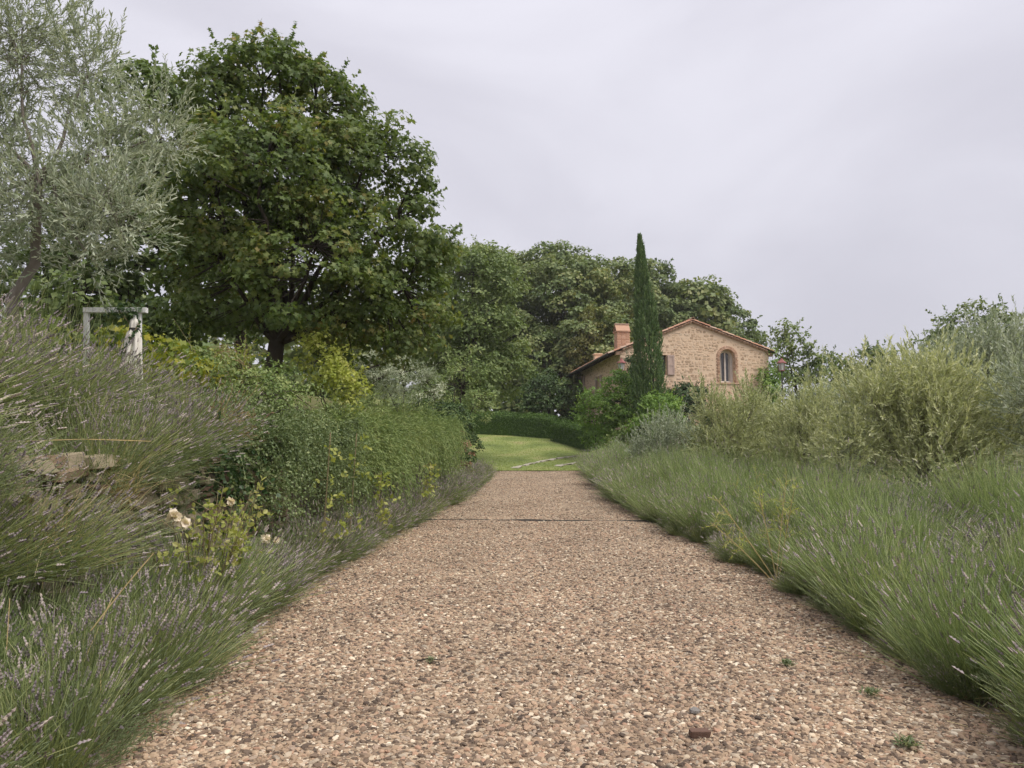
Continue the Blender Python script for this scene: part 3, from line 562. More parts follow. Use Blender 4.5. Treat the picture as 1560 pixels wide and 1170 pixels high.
# ------------------------------------------------------------------ trees and shrubs
def foliage(g, blobs, pr, cover, m, ll, lw, tpl, flat=.6, deep=.5, up=.45, tj=.5, sprig=0, sprig_l=.5, low=.45):
    cs = []
    B = np.array([(b + (b[3], b[3]))[:6] if len(b) == 4 else b for b in blobs], float)
    for k, b in enumerate(B):
        c = b[:3]; R = b[3:]; n = max(3, int(cover * 4 * (np.mean(R) / pr) ** 2)); d = rs(n)
        keep = (d[:, 2] > -.25) | (rng.random(n) < low); d = d[keep]
        P = c + d * R * (deep + (1 - deep) * np.sqrt(rng.random(len(d))))[:, None]
        for q, b2 in enumerate(B):
            if q != k:
                ins = np.linalg.norm((P - b2[:3]) / b2[3:], axis=1) < .62; P = P[~(ins & (rng.random(len(P)) < .75))]
        cs.append((P, np.repeat(c[None], len(P), 0)))
    P = np.concatenate([a for a, _ in cs]); Cc = np.concatenate([a for _, a in cs]); n = len(P); outw = nrm(P - Cc)
    rad = pr * rng.uniform(.6, 1.35, n); tp = rng.random(n)
    e = rng.normal(size=(n, m, 3)); e[..., 2] = e[..., 2] * .85 + .45; e = nrm(e + .35 * outw[:, None])
    pos = P[:, None] + e * (rad[:, None] * (.55 + .5 * rng.random((n, m))))[..., None] * np.array([1, 1, flat])
    Nn = nrm(e * .55 + np.array([0, 0, up]) + .3 * outw[:, None] + rng.normal(0, .42, e.shape)); A = np.cross(Nn, rng.normal(size=e.shape)) + .5 * e
    A = A - Nn * np.sum(A * Nn, -1, keepdims=True); A[..., 2] -= .25
    s = rng.uniform(.6, 1.3, n * m); tt = np.clip(np.repeat(tp, m) * (1 - tj) + rng.random(n * m) * tj, 0, 1)
    leaves(g, pos.reshape(-1, 3), A.reshape(-1, 3), Nn.reshape(-1, 3), ll * s, lw * s, tpl, tt)
    if sprig:
        k = rng.choice(n, min(n, sprig), False); k = k[outw[k, 2] > -.3]
        Dd = nrm(outw[k] * .8 + np.array([0, 0, .75]) + rng.normal(0, .3, (len(k), 3)))
        sprigs(g, P[k] + outw[k] * rad[k][:, None] * .4, Dd, sprig_l * rng.uniform(.5, 1.4, len(k)), .1, 11, ll * .85, lw * .85, 1.0, tpl, tp[k])
    return P
def curve(a, b, sag=.25, k=7, wob=.04):
    a = np.array(a, float); b = np.array(b, float); t_ = np.linspace(0, 1, k)[:, None]; L = np.linalg.norm(b - a)
    mid = a * .5 + b * .5 + np.array([0, 0, 1]) * 0; mid[:2] = a[:2] * (.5 - sag) + b[:2] * (.5 + sag); mid[2] = a[2] * (.5 + sag * .3) + b[2] * (.5 - sag * .3)
    p = (1 - t_) ** 2 * a + 2 * t_ * (1 - t_) * mid + t_ ** 2 * b; p[1:-1] += rng.normal(0, wob * L / 3, (k - 2, 3)); return p
def tree(name, label, cat, base, blobs, tr, fork, kw, leafm, barkm='bark', group=None, trunks=None, twig=.012, extra=None, limb=.5, crown_name='crown'):
    base = np.array(base, float); root = thing(name, label, cat, tuple(base), 0, group)
    rel = [tuple(np.array(b[:3]) - base) + tuple(b[3:]) for b in blobs]
    gt = G(); gl = G(); F = np.array(fork, float) - base
    tp = curve((0, 0, -.25), F, 0, 6, .04); tube(gt, tp, np.linspace(tr * 1.25, tr * .85, 6), 9)
    nodes = [F]
    for b in rel:
        b = np.array(b); c = curve(F - np.array([0, 0, .02]), b[:3] + np.array([0, 0, b[3] * .4]), .15, 7, .05); tube(gt, c, np.linspace(tr * limb, tr * .12, 7), 6); nodes += list(c[2:])
    P = foliage(gl, rel, **kw); nodes = np.array(nodes)
    di = np.argmin(((P[:, None] - nodes[None]) ** 2).sum(-1), 1); Q = nodes[di]; segs(gt, Q, P, twig * 1.6, twig * .5)
    if extra: extra(gt, gl)
    link('trunk' if tr > .04 else 'stems', gt.mesh(name + '_trunk', M[barkm], True), root); link(crown_name, gl.mesh(name + '_crown', M[leafm]), root)
    return root
# the maple on the terrace
mb = [(-5.42, 16, 9.1, 1.45), (-4.4, 16.5, 8.9, 1.4), (-6.3, 16, 9.2, 0.75), (-6.5, 16, 9.9, 0.35), (-5.16, 16.2, 10.0, 0.55), (-3.11, 16, 7.5, 1.4), (-5.7, 16.3, 8.0, 1.2), (-4.4, 16, 7.6, 1.2), (-4.95, 14.8, 6.73, 1.7), (-6.12, 15.5, 6.56, 1.15), (-2.52, 16, 6.15, 1.2), (-3.81, 14.6, 5.09, 1.45), (-2.23, 15.6, 4.65, 1.0), (-3.04, 16, 4.3, 1.0), (-5.93, 15.5, 5.17, 1.2), (-5.34, 17.5, 6.11, 1.7), (-1.85, 16.5, 5.85, 0.6)]
tree('maple_tree', 'large dark green maple with bronze tinged leaves on the terrace', 'tree', (-5.0, 16, tz(-5, 16)), mb, .19, (-4.95, 16, 4.0),
     dict(pr=.38, cover=1.75, m=62, ll=.108, lw=.115, tpl=MAPLE, flat=.55, deep=.55, sprig=330, sprig_l=.38), 'maple', limb=.42)
m2 = [(-9.9, 20, 10.7, 1.3), (-9.3, 20, 11.4, 0.6), (-8.6, 20, 8.9, 1.6), (-10.3, 20, 7.8, 1.8), (-9.42, 20, 6.76, 1.5), (-7.84, 20, 6.2, 1.3), (-11.6, 20.5, 7.2, 1.8), (-12.6, 21, 6.0, 1.6), (-8.2, 19.5, 5.0, 1.3), (-11, 19.5, 5.3, 1.5)]
tree('maple_tree', 'green maple standing behind the olive tree, partly covered by it', 'tree', (-7.0, 20, tz(-7, 20)), m2, .17, (-7.1, 20, 5.0),
     dict(pr=.5, cover=1.7, m=46, ll=.16, lw=.15, tpl=DIA, flat=.6, sprig=160, sprig_l=.6), 'ash')
# silver olive
def olive(name, label, base, blobs, tr, fork, dens, leafm, ll, lw, sl, m=13, group=None, up=.55):
    base = np.array(base, float); root = thing(name, label, 'tree', tuple(base), 0, group); F = np.array(fork, float) - base
    gt = G(); gl = G(); tube(gt, curve((0, 0, -.25), F, 0, 7, .09), np.linspace(tr * 1.35, tr * .8, 7), 9)
    for b in blobs:
        c0 = np.array(b[:3]) - base; r_ = b[3]; lim = curve(F, c0, .1, 6, .07); tube(gt, lim, np.linspace(tr * .45, tr * .12, 6), 6)
        n = int(dens * r_ * r_ * 900); d = rs(n); st_ = c0 + d * r_ * (rng.random((n, 1)) ** .6) * .85; st_[:, 2] *= 1
        node = lim[rng.integers(3, 6, n)]; sub = np.argsort(rng.random(n))[: n // 8]; segs(gt, node[sub], st_[sub], tr * .07, tr * .025)
        Dd = nrm(d * .75 + np.array([0, 0, up]) + rng.normal(0, .35, (n, 3))); L = sl * rng.uniform(.6, 1.4, n)
        segs(gt, st_, st_ + Dd * L[:, None] * .8, tr * .03, tr * .012)
        ns_ = int(26 * r_ / .8); dd = rs(ns_); dd[:, 2] = np.abs(dd[:, 2]); s0 = c0 + dd * r_ * .75; D3 = nrm(dd * .45 + np.array([0, 0, .9]) + rng.normal(0, .2, (ns_, 3))); L3 = sl * rng.uniform(1.2, 2.3, ns_)
        segs(gt, s0, s0 + D3 * L3[:, None] * .9, tr * .04, tr * .012); sprigs(gl, s0, D3, L3, .08, m * 2, ll, lw, .65, LANCE if ll < .09 else DIA, rng.random(ns_), tj=.6)
        sprigs(gl, st_, Dd, L, .12, m, ll, lw, .75, LANCE if ll < .09 else DIA, rng.random(n), tj=.6)
    link('trunk', gt.mesh(name + '_trunk', M['olive_bark'], True), root); link('crown', gl.mesh(name + '_crown', M[leafm]), root); return root
ob = [(-5.46, 8, 6.13, 0.85), (-4.72, 8.2, 5.86, 0.48), (-4.45, 8, 4.86, 0.62), (-4.0, 8.4, 5.2, 0.42), (-4.81, 7.6, 4.21, 0.60), (-3.95, 7.4, 3.98, 0.50), (-5.96, 8, 5.08, 0.78), (-4.31, 7.6, 3.65, 0.36), (-5.76, 8, 4.14, 0.7), (-6.4, 8.3, 6.0, .8)]
olive('olive_tree', 'silver grey olive tree leaning over the terrace beside the maple', (-5.35, 8, tz(-5.35, 8)), ob, .055, (-5.1, 8, 4.6), .66, 'olive', .062, .014, .30, 15)
# right-hand olives
ORS = [('greyish olive tree in front of the gable wall', (5.75, 20.5), [(0, 0, 1.7, .95), (.5, .1, 2.3, .5), (-.4, 0, 2.0, .5), (0, -.2, .9, .95)], 'olive_warm'),
       ('slim upright olive beside the lantern and the house corner', (7.05, 18.5), [(0, 0, 1.5, .85), (.25, 0, 2.05, .55), (-.2, 0, 1.9, .35), (0, -.1, .8, .95)], 'olive_warm'),
       ('grey olive tree between the slim olive and the broad yellowish one', (8.4, 20), [(0, 0, 1.5, 1.0), (.5, 0, 1.9, .65), (-.4, 0, 1.9, .6), (0, -.1, .8, .9)], 'olive'),
       ('broad rounded yellowish olive tree behind the lavender', (7.35, 14), [(0, 0, 1.7, 1.15), (.6, .1, 2.1, .8), (-.6, 0, 2.0, .75), (0, 0, 2.3, .65), (0, -.3, .95, 1.1), (1.0, 0, 1.3, .8), (-1.0, 0, 1.2, .7)], 'olive_warm'),
       ('tall grey olive tree behind the broad yellowish one', (11.2, 18), [(0, 0, 2.4, 1.5), (.8, 0, 3.0, 1.0), (-1.0, 0, 2.7, .95), (0, 0, 3.4, .8), (0, -.3, 1.2, 1.4)], 'olive'),
       ('low olive tree at the far end of the lavender bank', (9.7, 13), [(0, 0, 1.7, 1.1), (.6, 0, 2.2, .8), (-.5, 0, 1.9, .8), (0, -.2, .9, 1.0)], 'olive'),
       ('grey-green olive filling the gap behind the broad yellowish one', (9.6, 17), [(0, 0, 1.4, 1.1), (.6, 0, 1.8, .7), (-.6, 0, 1.8, .6), (0, -.2, .8, 1.1)], 'olive_warm'),
       ('low grey olive just above the silvery lavender and below the gable', (5.0, 26), [(0, 0, 1.2, .8), (.6, 0, 1.6, .7), (-.4, 0, .8, .7)], 'olive'),
       ('rounded olive between the gable olive and the slim upright one', (7.4, 23), [(0, 0, 1.4, 1.0), (.4, 0, 1.9, .6), (-.5, 0, 1.7, .6), (0, -.2, .8, 1.0)], 'olive_warm'),
       ('pale olive tree standing farthest back in the grove', (12.6, 26), [(0, 0, 1.9, 1.4), (.9, 0, 2.4, .8), (-.8, 0, 2.3, .8), (0, -.2, 1.1, 1.3)], 'olive_warm')]
for lab, (x, y), bl, lm in ORS:
    b = tz(x, y); olive('olive_tree', lab, (x, y, b), [(x + q[0] * 1.1 + rng.normal(0, .12), y + q[1], b + q[2] + rng.normal(0, .08), q[3] * rng.uniform(.85, 1.05)) for q in bl], .06, (x, y, b + .5), .45, lm, .098, .027, .40, 12, up=.75)
# lighter ash-like tree, oaks, woodland
oakk = dict(pr=.9, cover=1.7, m=105, ll=.27, lw=.22, tpl=DIA, flat=.65, deep=.5, sprig=60, sprig_l=.9)
tree('ash_tree', 'light green leafy tree rising beside the maple crown at the lawn', 'tree', (-2.6, 40, tz(-2.6, 40)), [(-2.08, 40, 10.2, 2.7), (-1.5, 41, 11.4, 1.7), (-3.29, 42, 11.5, 1.8), (-1.6, 39, 7.24, 2.3), (-3.1, 40, 6.35, 2.5), (-4.61, 41, 8.61, 2.5), (-.3, 40, 6.0, 1.3)], .2, (-2.6, 40, 5.5),
     dict(pr=.55, cover=1.7, m=60, ll=.20, lw=.12, tpl=DIA, flat=.7, sprig=160, sprig_l=.6), 'ash')
tree('pine_shrub', 'olive green shrubby tree with low dark branches beside the lawn', 'tree', (-2.6, 35, tz(-2.6, 35)), [(-2.6, 35, 4.3, 1.5), (-3.6, 35.2, 3.9, 1.3), (-1.6, 35, 3.9, 1.1), (-2.2, 34.8, 5.2, 1.0)], .09, (-2.6, 35, 2.6),
     dict(pr=.4, cover=.9, m=45, ll=.13, lw=.06, tpl=DIA, flat=.6, sprig=50, sprig_l=.4), 'rosemary')
OAKS = [('broad dark oak standing behind the house chimney', (4.2, 62), [(4.3, 62, 13.4, 4.6), (1.11, 64, 14.9, 4.0), (8.34, 64, 15.0, 3.5), (4.02, 66, 16.6, 3.7), (.52, 60, 10.3, 3.1), (6.01, 58, 10.0, 3.0), (3.2, 58, 7.5, 3)]),
        ('tall oak with a narrow top between the ash and the broad oak', (-1.2, 66), [(-1.15, 66, 16.6, 2.7), (-1.5, 66, 13, 3.4), (-4, 65, 13, 3.2), (-1, 64, 9.5, 3.4), (-5.5, 64, 9, 3.5)]),
        ('rounded oak crown showing above the ridge of the house roof', (17.4, 72), [(17.47, 72, 14.8, 3.8), (20.55, 72, 13.7, 2.3), (14.99, 72, 15.4, 3.4), (22.3, 72, 12.5, 1.8), (18, 71, 11, 4)]),
        ('oak crown rising just behind the cypress top', (11.6, 70), [(12.3, 70, 17.4, 2.7), (10.5, 70, 15, 3.3), (13.5, 70, 14, 3.2), (11, 69, 11, 4)])]
for lab, (x, y), bl in OAKS:
    tree('oak_tree', lab, 'tree', (x, y, tz(x, y)), bl, .3, (x, y, bl[-1][2] - 1.5), oakk, 'oak')
tree('pale_tree', 'slender yellowish tree in front of the dark oaks', 'tree', (5.2, 56, tz(5.2, 56)), [(5.2, 56, 9.6, 1.2), (5.5, 56, 11.2, .9), (5.3, 56, 8, 1.3), (5.7, 56, 12.3, .5)], .1, (5.2, 56, 6.5), dict(pr=.5, cover=.9, m=45, ll=.22, lw=.14, tpl=DIA), 'oak_yellow')
tree('bay_tree', 'dense rounded dark evergreen behind the clipped hedge', 'tree', (2.5, 52, tz(2.5, 52)), [(2.3, 52, 5.6, 1.5), (2.6, 52.2, 6.5, 1.1), (1.5, 52, 5.2, 1.3), (3.5, 52, 5.0, 1.1), (2.6, 51.8, 4.4, 1.6)], .12, (2.5, 52, 4.2), dict(pr=.42, cover=1.0, m=50, ll=.20, lw=.10, tpl=DIA, sprig=90, sprig_l=.5), 'bay')
RT = [('airy green tree right behind the lantern', (17.9, 48), [(17.6, 48, 8.6, 1.1), (18.4, 48, 7.4, 1.2), (17.3, 48, 9.5, .6), (19.2, 48, 6.6, 1.2), (17.8, 48, 6.2, 1.5)], 'ash'),
      ('small dark tree showing between the airy tree and the olives', (21.7, 50), [(21.6, 50, 7.2, .9), (22.4, 50, 6.9, .9), (21.2, 50, 8.0, .7), (22, 50, 5.8, 1.2)], 'oak'),
      ('rounded leafy tree peeping over the grey olives', (23.4, 50), [(23.7, 50, 7.9, 1.1), (24.4, 50, 7.2, 1.1), (23.3, 50, 6.5, 1.2)], 'ash'),
      ('large tree with a wide crown rising behind the tall grey olive', (24, 40), [(24, 40, 8.1, 1.6), (25.4, 40, 8.3, 1.2), (22.6, 40, 7.0, 1.3), (26.6, 40, 6.9, 1.6), (24.2, 40, 6.2, 2)], 'oak')]
for lab, (x, y), bl, lm in RT:
    tree('field_tree', lab, 'tree', (x, y, tz(x, y)), bl, .1, (x, y, tz(x, y) + 1.4), dict(pr=.5, cover=1.3, m=50, ll=.20, lw=.14, tpl=DIA, flat=.65, sprig=60, sprig_l=.6), lm)
# dark woodland mass far behind the terrace and the lawn
g = G()
bl = [(x + rng.normal(0, 1), 78 + rng.normal(0, 3), tz(x, 78) + zz_, rng.uniform(3.2, 4.5)) for x in np.arange(-50, 22, 4.5) for zz_ in (3, 7.5) if True]
bl += [(x + rng.normal(0, .6), 30 + rng.normal(0, 1.5), zz_, rng.uniform(1.6, 2.4)) for x in np.arange(-24, -5, 2.6) for zz_ in (3.6, 6.2)]
bl += [(x, 57 + rng.normal(0, .8), tz(x, 57) + 1.3, 1.9) for x in np.arange(-14, 5, 1.8)]
foliage(g, bl, pr=1.2, cover=1.2, m=46, ll=.50, lw=.42, tpl=DIA)
tag(link('woodland', g.mesh('woodland', M['oak'])), 'dark wooded backdrop of oaks behind the garden', 'woodland', kind='stuff')
# cypress
cyp = thing('cypress_tree', 'tall narrow dark green cypress in front of the house', 'tree', (6.98, 38, tz(6.98, 38))); b = tz(6.98, 38); H = 12.85 - b
gt = G(); tube(gt, [(0, 0, -.2), (0, 0, H * .4), (-.44, 0, H * .9)], [.14, .1, .03], 8); gl = G(); n = 5200; q = rng.random(n) ** .85
rad = .74 * np.interp(q, [0, .06, .25, .45, .68, .85, .95, 1], [.6, .85, 1.0, .86, .58, .31, .14, .02]); th = rng.uniform(0, 2 * PI, n); rad = rad * (1 + .17 * np.sin(th * 3 + q * 14) + .12 * np.sin(th * 5 - q * 31)) * rng.uniform(.7, 1.08, n)
P = np.stack([rad * np.cos(th) - .52 * q ** 1.2, rad * np.sin(th), q * H * .985], 1); Dd = nrm(np.stack([np.cos(th) * .33 * (1 - .7 * q), np.sin(th) * .33 * (1 - .7 * q), np.ones(n)], 1) + rng.normal(0, .12, (n, 3)))
sprigs(gl, P, Dd, rng.uniform(.2, .5, n) * (1 - .55 * q), -.05, 8, .13, .045, .45, DIA, rng.random(n)); link('trunk', gt.mesh('cypress_trunk', M['bark'], True), cyp); link('crown', gl.mesh('cypress_crown', M['cypress']), cyp)
# hedges
def hedge(label, pts, w, h_, n):
    pts = np.array(pts, float); c = pts.mean(0); r = thing('clipped_hedge', label, 'hedge', (c[0], c[1], tz(c[0], c[1]))); o3 = np.array([c[0], c[1], tz(c[0], c[1])])
    s = rng.random(n); k = np.linspace(0, 1, len(pts)); x = np.interp(s, k, pts[:, 0]); y = np.interp(s, k, pts[:, 1]); tx, ty = pts[-1] - pts[0]; L = math.hypot(tx, ty); nx, ny = -ty / L, tx / L
    ph = rng.uniform(-.15 * PI, 1.15 * PI, n); pw = .45; cu = np.sign(np.cos(ph)) * np.abs(np.cos(ph)) ** pw; cv = np.clip(np.sign(np.sin(ph)) * np.abs(np.sin(ph)) ** pw, -.1, 1)
    lo = rng.random(n) < .5; cv = np.where(lo, rng.random(n) * .9, cv); cu = np.where(lo, np.sign(rng.normal(size=n)), cu)
    k2 = rng.uniform(.9, 1.03, n) + .05 * np.sin(s * 40) * np.sin(s * 17 + 1)
    P = np.stack([x + nx * cu * w / 2 * k2, y + ny * cu * w / 2 * k2, terr(x, y) + cv * h_ * k2], 1) - o3
    nn = nrm(np.stack([nx * cu, ny * cu, cv * .8], 1) + rng.normal(0, .5, (n, 3))); A = np.cross(nn, rs(n)); A[:, 2] += .3
    gl = G(); leaves(gl, P, A, nn, .10 * rng.uniform(.6, 1.3, n), .06 * rng.uniform(.6, 1.3, n), DIA, rng.random(n)); link('foliage', gl.mesh('hedge_foliage', M['hedge']), r)
    gc = G(); m_ = 14; si = np.linspace(.02, .98, m_); x = np.interp(si, k, pts[:, 0]); y = np.interp(si, k, pts[:, 1]); V = []
    for a_, z_ in ((-1, -.1), (-1, h_ * .75), (-.7, h_ * .88), (.7, h_ * .88), (1, h_ * .75), (1, -.1)): V.append(np.stack([x + nx * a_ * w * .43, y + ny * a_ * w * .43, terr(x, y) + z_], 1) - o3)
    i = np.arange(m_ - 1); gc.add(np.concatenate(V), np.concatenate([np.stack([i + m_ * q, i + 1 + m_ * q, i + 1 + m_ * (q + 1), i + m_ * (q + 1)], 1) for q in range(5)])); gc.add(np.stack([v_[0] for v_ in V]), [list(range(6))]); gc.add(np.stack([v_[-1] for v_ in V]), [list(range(6))])
    link('inner_branches', gc.mesh('hedge_inner', M['hedge']), r)
hedge('long clipped green hedge at the top of the lawn', [(-5, 52.6), (-2.9, 52.4), (.2, 51.4), (2.9, 49.6)], 1.3, 1.5, 22000)
hedge('short clipped hedge descending the lawn edge to the shrubs', [(3.0, 48.4), (4.0, 46.2), (4.9, 43.2)], 1.2, 1.35, 14000)
# shrubs round the house
SHR = [('bright_shrub', 'bright green upright shrub beside the end of the hedge', (4.5, 41), [(4.4, 41, 3.9, .95), (4.8, 41, 3.0, 1.0), (4.3, 41, 4.8, .55)], 'lime'),
       ('bright_shrub', 'tall fresh green shrub in front of the cypress foot', (6.2, 39.5), [(5.7, 39.5, 5.1, .9), (6.5, 39.5, 4.6, 1.0), (5.3, 39.3, 5.6, .5), (6.0, 39.2, 3.4, 1.2), (7.2, 37.2, 3.9, .9), (5.6, 39.2, 4.3, 1.0)], 'lime'),
       ('bright_shrub', 'fresh green rounded shrub hiding the foot of the cypress', (6.9, 36.4), [(6.7, 36.4, 3.3, .8), (7.3, 36.4, 3.7, .65), (6.3, 36.3, 2.7, .8), (7.0, 36.4, 4.2, .45)], 'lime'),
       ('ivy_mass', 'dark ivy mass leaning on the gable wall', (9.9, 44.2), [(9.9, 44, 4.9, 1.0), (10.5, 44, 5.1, .8), (9.4, 44, 4.3, 1.0), (10.3, 44, 4.0, 1.1)], 'ivy'),
       ('ivy_mass', 'ivy climbing the gable end under the roof edge beside the lantern', (15.6, 45.6), [(15.5, 45.8, 7.3, .4), (15.3, 45.7, 6.5, .6), (15.2, 45.6, 5.6, .8), (15.6, 46, 7.9, .25), (14.9, 45.5, 4.6, .9)], 'lime'),
       ('creeper', 'dark creeper on the house corner behind the lantern and cypress', (7.3, 44.3), [(7.0, 44.3, 6.9, .55), (7.6, 44.3, 6.5, .6), (7.4, 44.3, 5.6, .8), (7.2, 44.3, 4.4, .8)], 'ivy'),
       ('broom_shrub', 'yellowish broom shrub with a brown heart at the cypress foot', (8.1, 36), [(8.1, 36, 2.5, .75), (7.6, 36, 2.3, .6), (8.6, 36, 2.2, .6)], 'broom'),
       ('dull_shrub', 'dull green shrub behind the lavender next to the lawn', (6.0, 37), [(5.9, 37, 2.3, .8), (6.6, 37, 2.7, .8), (5.2, 37.2, 2.0, .55)], 'rosemary')]
for nm, lab, (x, y), bl, lm in SHR:
    tree(nm, lab, 'shrub', (x, y, tz(x, y)), bl, .035, (x, y, tz(x, y) + .5), dict(pr=.33, cover=1.5, m=50, ll=.15, lw=.085, tpl=DIA, flat=.75, sprig=60, sprig_l=.5), lm, crown_name='foliage')
# shrubs on the terrace
TS = [('yellow_shrub', 'bright yellow green shrub glowing under the maple', (-3.5, 14.5), [(-3.6, 14.5, 3.2, .42), (-3.2, 14.3, 2.95, .38), (-3.7, 14.5, 3.6, .28), (-3.0, 14.2, 2.75, .3)], 'lemon', .07, .05),
      ('grey_shrub', 'grey leaved shrub in the shade below the maple', (-2.9, 20.5), [(-2.9, 20.5, 3.6, .7), (-3.6, 20.5, 3.8, .7), (-2.3, 20.6, 3.4, .5)], 'olive', .08, .02),
      ('green_shrub', 'low green shrub beside the trailing rosemary top', (-4.3, 12.5), [(-4.4, 12.4, 2.8, .4), (-3.9, 12.3, 2.7, .35), (-4.9, 12.5, 3.0, .4)], 'rosemary', .06, .04),
      ('leafy_shrub', 'sprawling leafy shrub above the creeper covered wall', (-3.6, 10.4), [(-3.7, 10.4, 2.5, .42), (-3.3, 10.6, 2.3, .36), (-4.1, 10.3, 2.6, .4), (-3.3, 11.4, 2.4, .4)], 'rosemary', .05, .025),
      ('dark_bush', 'dark bush below the shrubby tree at the lawn corner', (-1.9, 29.5), [(-1.9, 29.5, 2.6, .55), (-2.4, 29.6, 3.0, .7), (-1.6, 29.5, 2.0, .5), (-3.2, 30, 3.2, .8)], 'bay', .10, .06)]
for nm, lab, (x, y), bl, lm, ll, lw in TS:
    tree(nm, lab, 'shrub', (x, y, tz(x, y)), bl, .03, (x, y, tz(x, y) + .3), dict(pr=.2, cover=1.4, m=40, ll=ll, lw=lw, tpl=OVAL, flat=.75, sprig=40, sprig_l=.3), lm, crown_name='foliage', twig=.006)

# ------------------------------------------------------------------ lavender
def lav_meshes(seed, r, h_, ns, fl, lean=0., stemm='lav_stem', whorls=3, nl=420, spread=1.0, wd=.0045):
    global rng; keep = rng; rng = np.random.default_rng(seed)
    nb = 30; ba = rng.uniform(0, 2 * PI, nb); bq = np.sqrt(rng.random(nb)); bj = rng.normal(0, .16, (nb, 3)); bl_ = rng.uniform(.78, 1.12, nb); bt = rng.random(nb); ci = rng.integers(0, nb, ns)
    a = ba[ci] + rng.normal(0, .22, ns); q = np.clip(bq[ci] + rng.normal(0, .10, ns), 0, 1.1); P = np.stack([np.cos(a) * q * r * .42, np.sin(a) * q * r * .42, np.full(ns, .02)], 1)
    tilt = q ** 1.25 * .92 * spread + rng.normal(0, .10, ns); Dd = np.stack([np.cos(a) * np.sin(tilt) + lean, np.sin(a) * np.sin(tilt), np.cos(tilt) + .05], 1) + bj[ci] + rng.normal(0, .11, (ns, 3)); Dd = nrm(Dd)
    L = h_ * (1 - .12 * q) * rng.uniform(.55, 1.15, ns) * bl_[ci]; tint = np.clip(.45 * bt[ci] + .55 * rng.random(ns), 0, 1); gr = rng.normal(0, .10, (ns, 3)); gr[:, 2] = rng.uniform(.0, .2, ns) + .05 * abs(lean)
    gs = G(); tip, tan = ribbons(gs, P, Dd, L, gr, wd, wd * .6, 5, tint)
    gl = G(); n = nl; a = rng.uniform(0, 2 * PI, n); q = np.sqrt(rng.random(n)); tl = q * 1.15 * spread; P2 = np.stack([np.cos(a) * q * r * .5, np.sin(a) * q * r * .5, .02 + .12 * (1 - q)], 1)
    D2 = nrm(np.stack([np.cos(a) * np.sin(tl) + lean * .5, np.sin(a) * np.sin(tl), np.cos(tl) + .1], 1) + rng.normal(0, .15, (n, 3)))
    sprigs(gl, P2, D2, h_ * rng.uniform(.3, .72, n), .08, 12, .045, .0065, .6, DIA, rng.random(n), t0=.15)
    gf = G(); k = np.where(rng.random(ns) < fl)[0]; O = np.array([[1, 0, 0], [-.5, .87, 0], [-.5, -.87, 0], [0, 0, 1], [0, 0, -1]]); OF = np.array([[0, 1, 3], [1, 2, 3], [2, 0, 3], [1, 0, 4], [2, 1, 4], [0, 2, 4]])
    e1 = nrm(np.cross(tan[k], rs(len(k)))); e2 = np.cross(tan[k], e1); sc = rng.uniform(.7, 1.3, len(k)); ft = rng.random(len(k))
    for w in range(whorls):
        c = tip[k] + tan[k] * ((w - .5) * .016 * sc)[:, None]; rr = (.0088 - .0012 * w) * sc; hh = .0125 * sc
        V = c[:, None] + O[None, :, 0, None] * rr[:, None, None] * e1[:, None] + O[None, :, 1, None] * rr[:, None, None] * e2[:, None] + O[None, :, 2, None] * hh[:, None, None] * tan[k][:, None]
        gf.add(V.reshape(-1, 3), (OF[None] + (np.arange(len(k)) * 5)[:, None, None]).reshape(-1, 3), np.repeat(np.clip(ft + rng.normal(0, .15, len(k)), 0, 1), 5))
    rng = keep
    res = [('stems', gs.mesh('lavender_stems', M[stemm])), ('foliage', gl.mesh('lavender_foliage', M['lav_leaf']))]
    if len(k): res.append(('flower_spikes', gf.mesh('lavender_flowers', M['lav_flower'])))
    return res
LAV = {'low': [lav_meshes(100 + k, .62, .62, 1250, .30, 0, 'lav_stem_dark', spread=.88) for k in range(3)],
       'flow': [lav_meshes(110 + k, .66, .68, 1250, .6, 0, 'lav_stem_dark', spread=.9) for k in range(3)],
       'tall': [lav_meshes(120 + k, .70, 1.10, 1700, .08, 0, 'lav_stem', spread=.62) for k in range(3)],
       'green': [lav_meshes(130 + k, .66, .90, 1600, .17, 0, 'lav_stem', spread=.66) for k in range(3)],
       'over': [lav_meshes(140 + k, .85, .98, 2300, .5, .03, 'lav_stem_dark', nl=600, spread=1.05) for k in range(3)]}
cnt = [0]
def lavender(kind, x, y, label, group, s=1., rz=None, z=None):
    if kind == 'flow': label = label.replace('lavender bush', 'lavender bush in full flower'); group += ', in flower'
    cnt[0] += 1; rz = rng.uniform(0, 6.28) if rz is None else rz
    r = thing('lavender_bush', label, 'lavender', (x, y, tz(x, y) - .02 if z is None else z), rz, group, (s * rng.uniform(.92, 1.08), s * rng.uniform(.92, 1.08), s * rng.uniform(.9, 1.1)))
    for nm, me in LAV[kind][cnt[0] % 3]:
        o = link(nm, me, r)
        if nm == 'flower_spikes': o['kind'] = 'stuff'
def LL(y):
    if y < 5.6: return 'grey-green lavender bush at the wall foot among straw stalks', 'lavender at the near wall foot'
    if y < 8.6: return 'grey-green lavender bush growing below the bare wall stones and the roses', 'lavender below the bare stones'
    if y < 12.5: return 'grey-purple lavender bush at the wall foot under the dark cotoneaster', 'lavender below the cotoneaster'
    if y < 27: return 'faded purple lavender bush at the foot of the trailing rosemary curtain', 'lavender below the rosemary'
    return 'grey-green lavender bush past the end of the wall next to the lawn', 'lavender beside the lawn'
y = 2.6
while y < 34.5:
    kind = 'low' if y < 5 else ('flow' if 8 < y < 28 and rng.random() < .75 else 'low')
    lavender(kind, max(el(y) - .55, xw(y) + .3) + rng.normal(0, .12), y, *LL(y), s=rng.uniform(.9, 1.25)); y += rng.uniform(.58, .8)
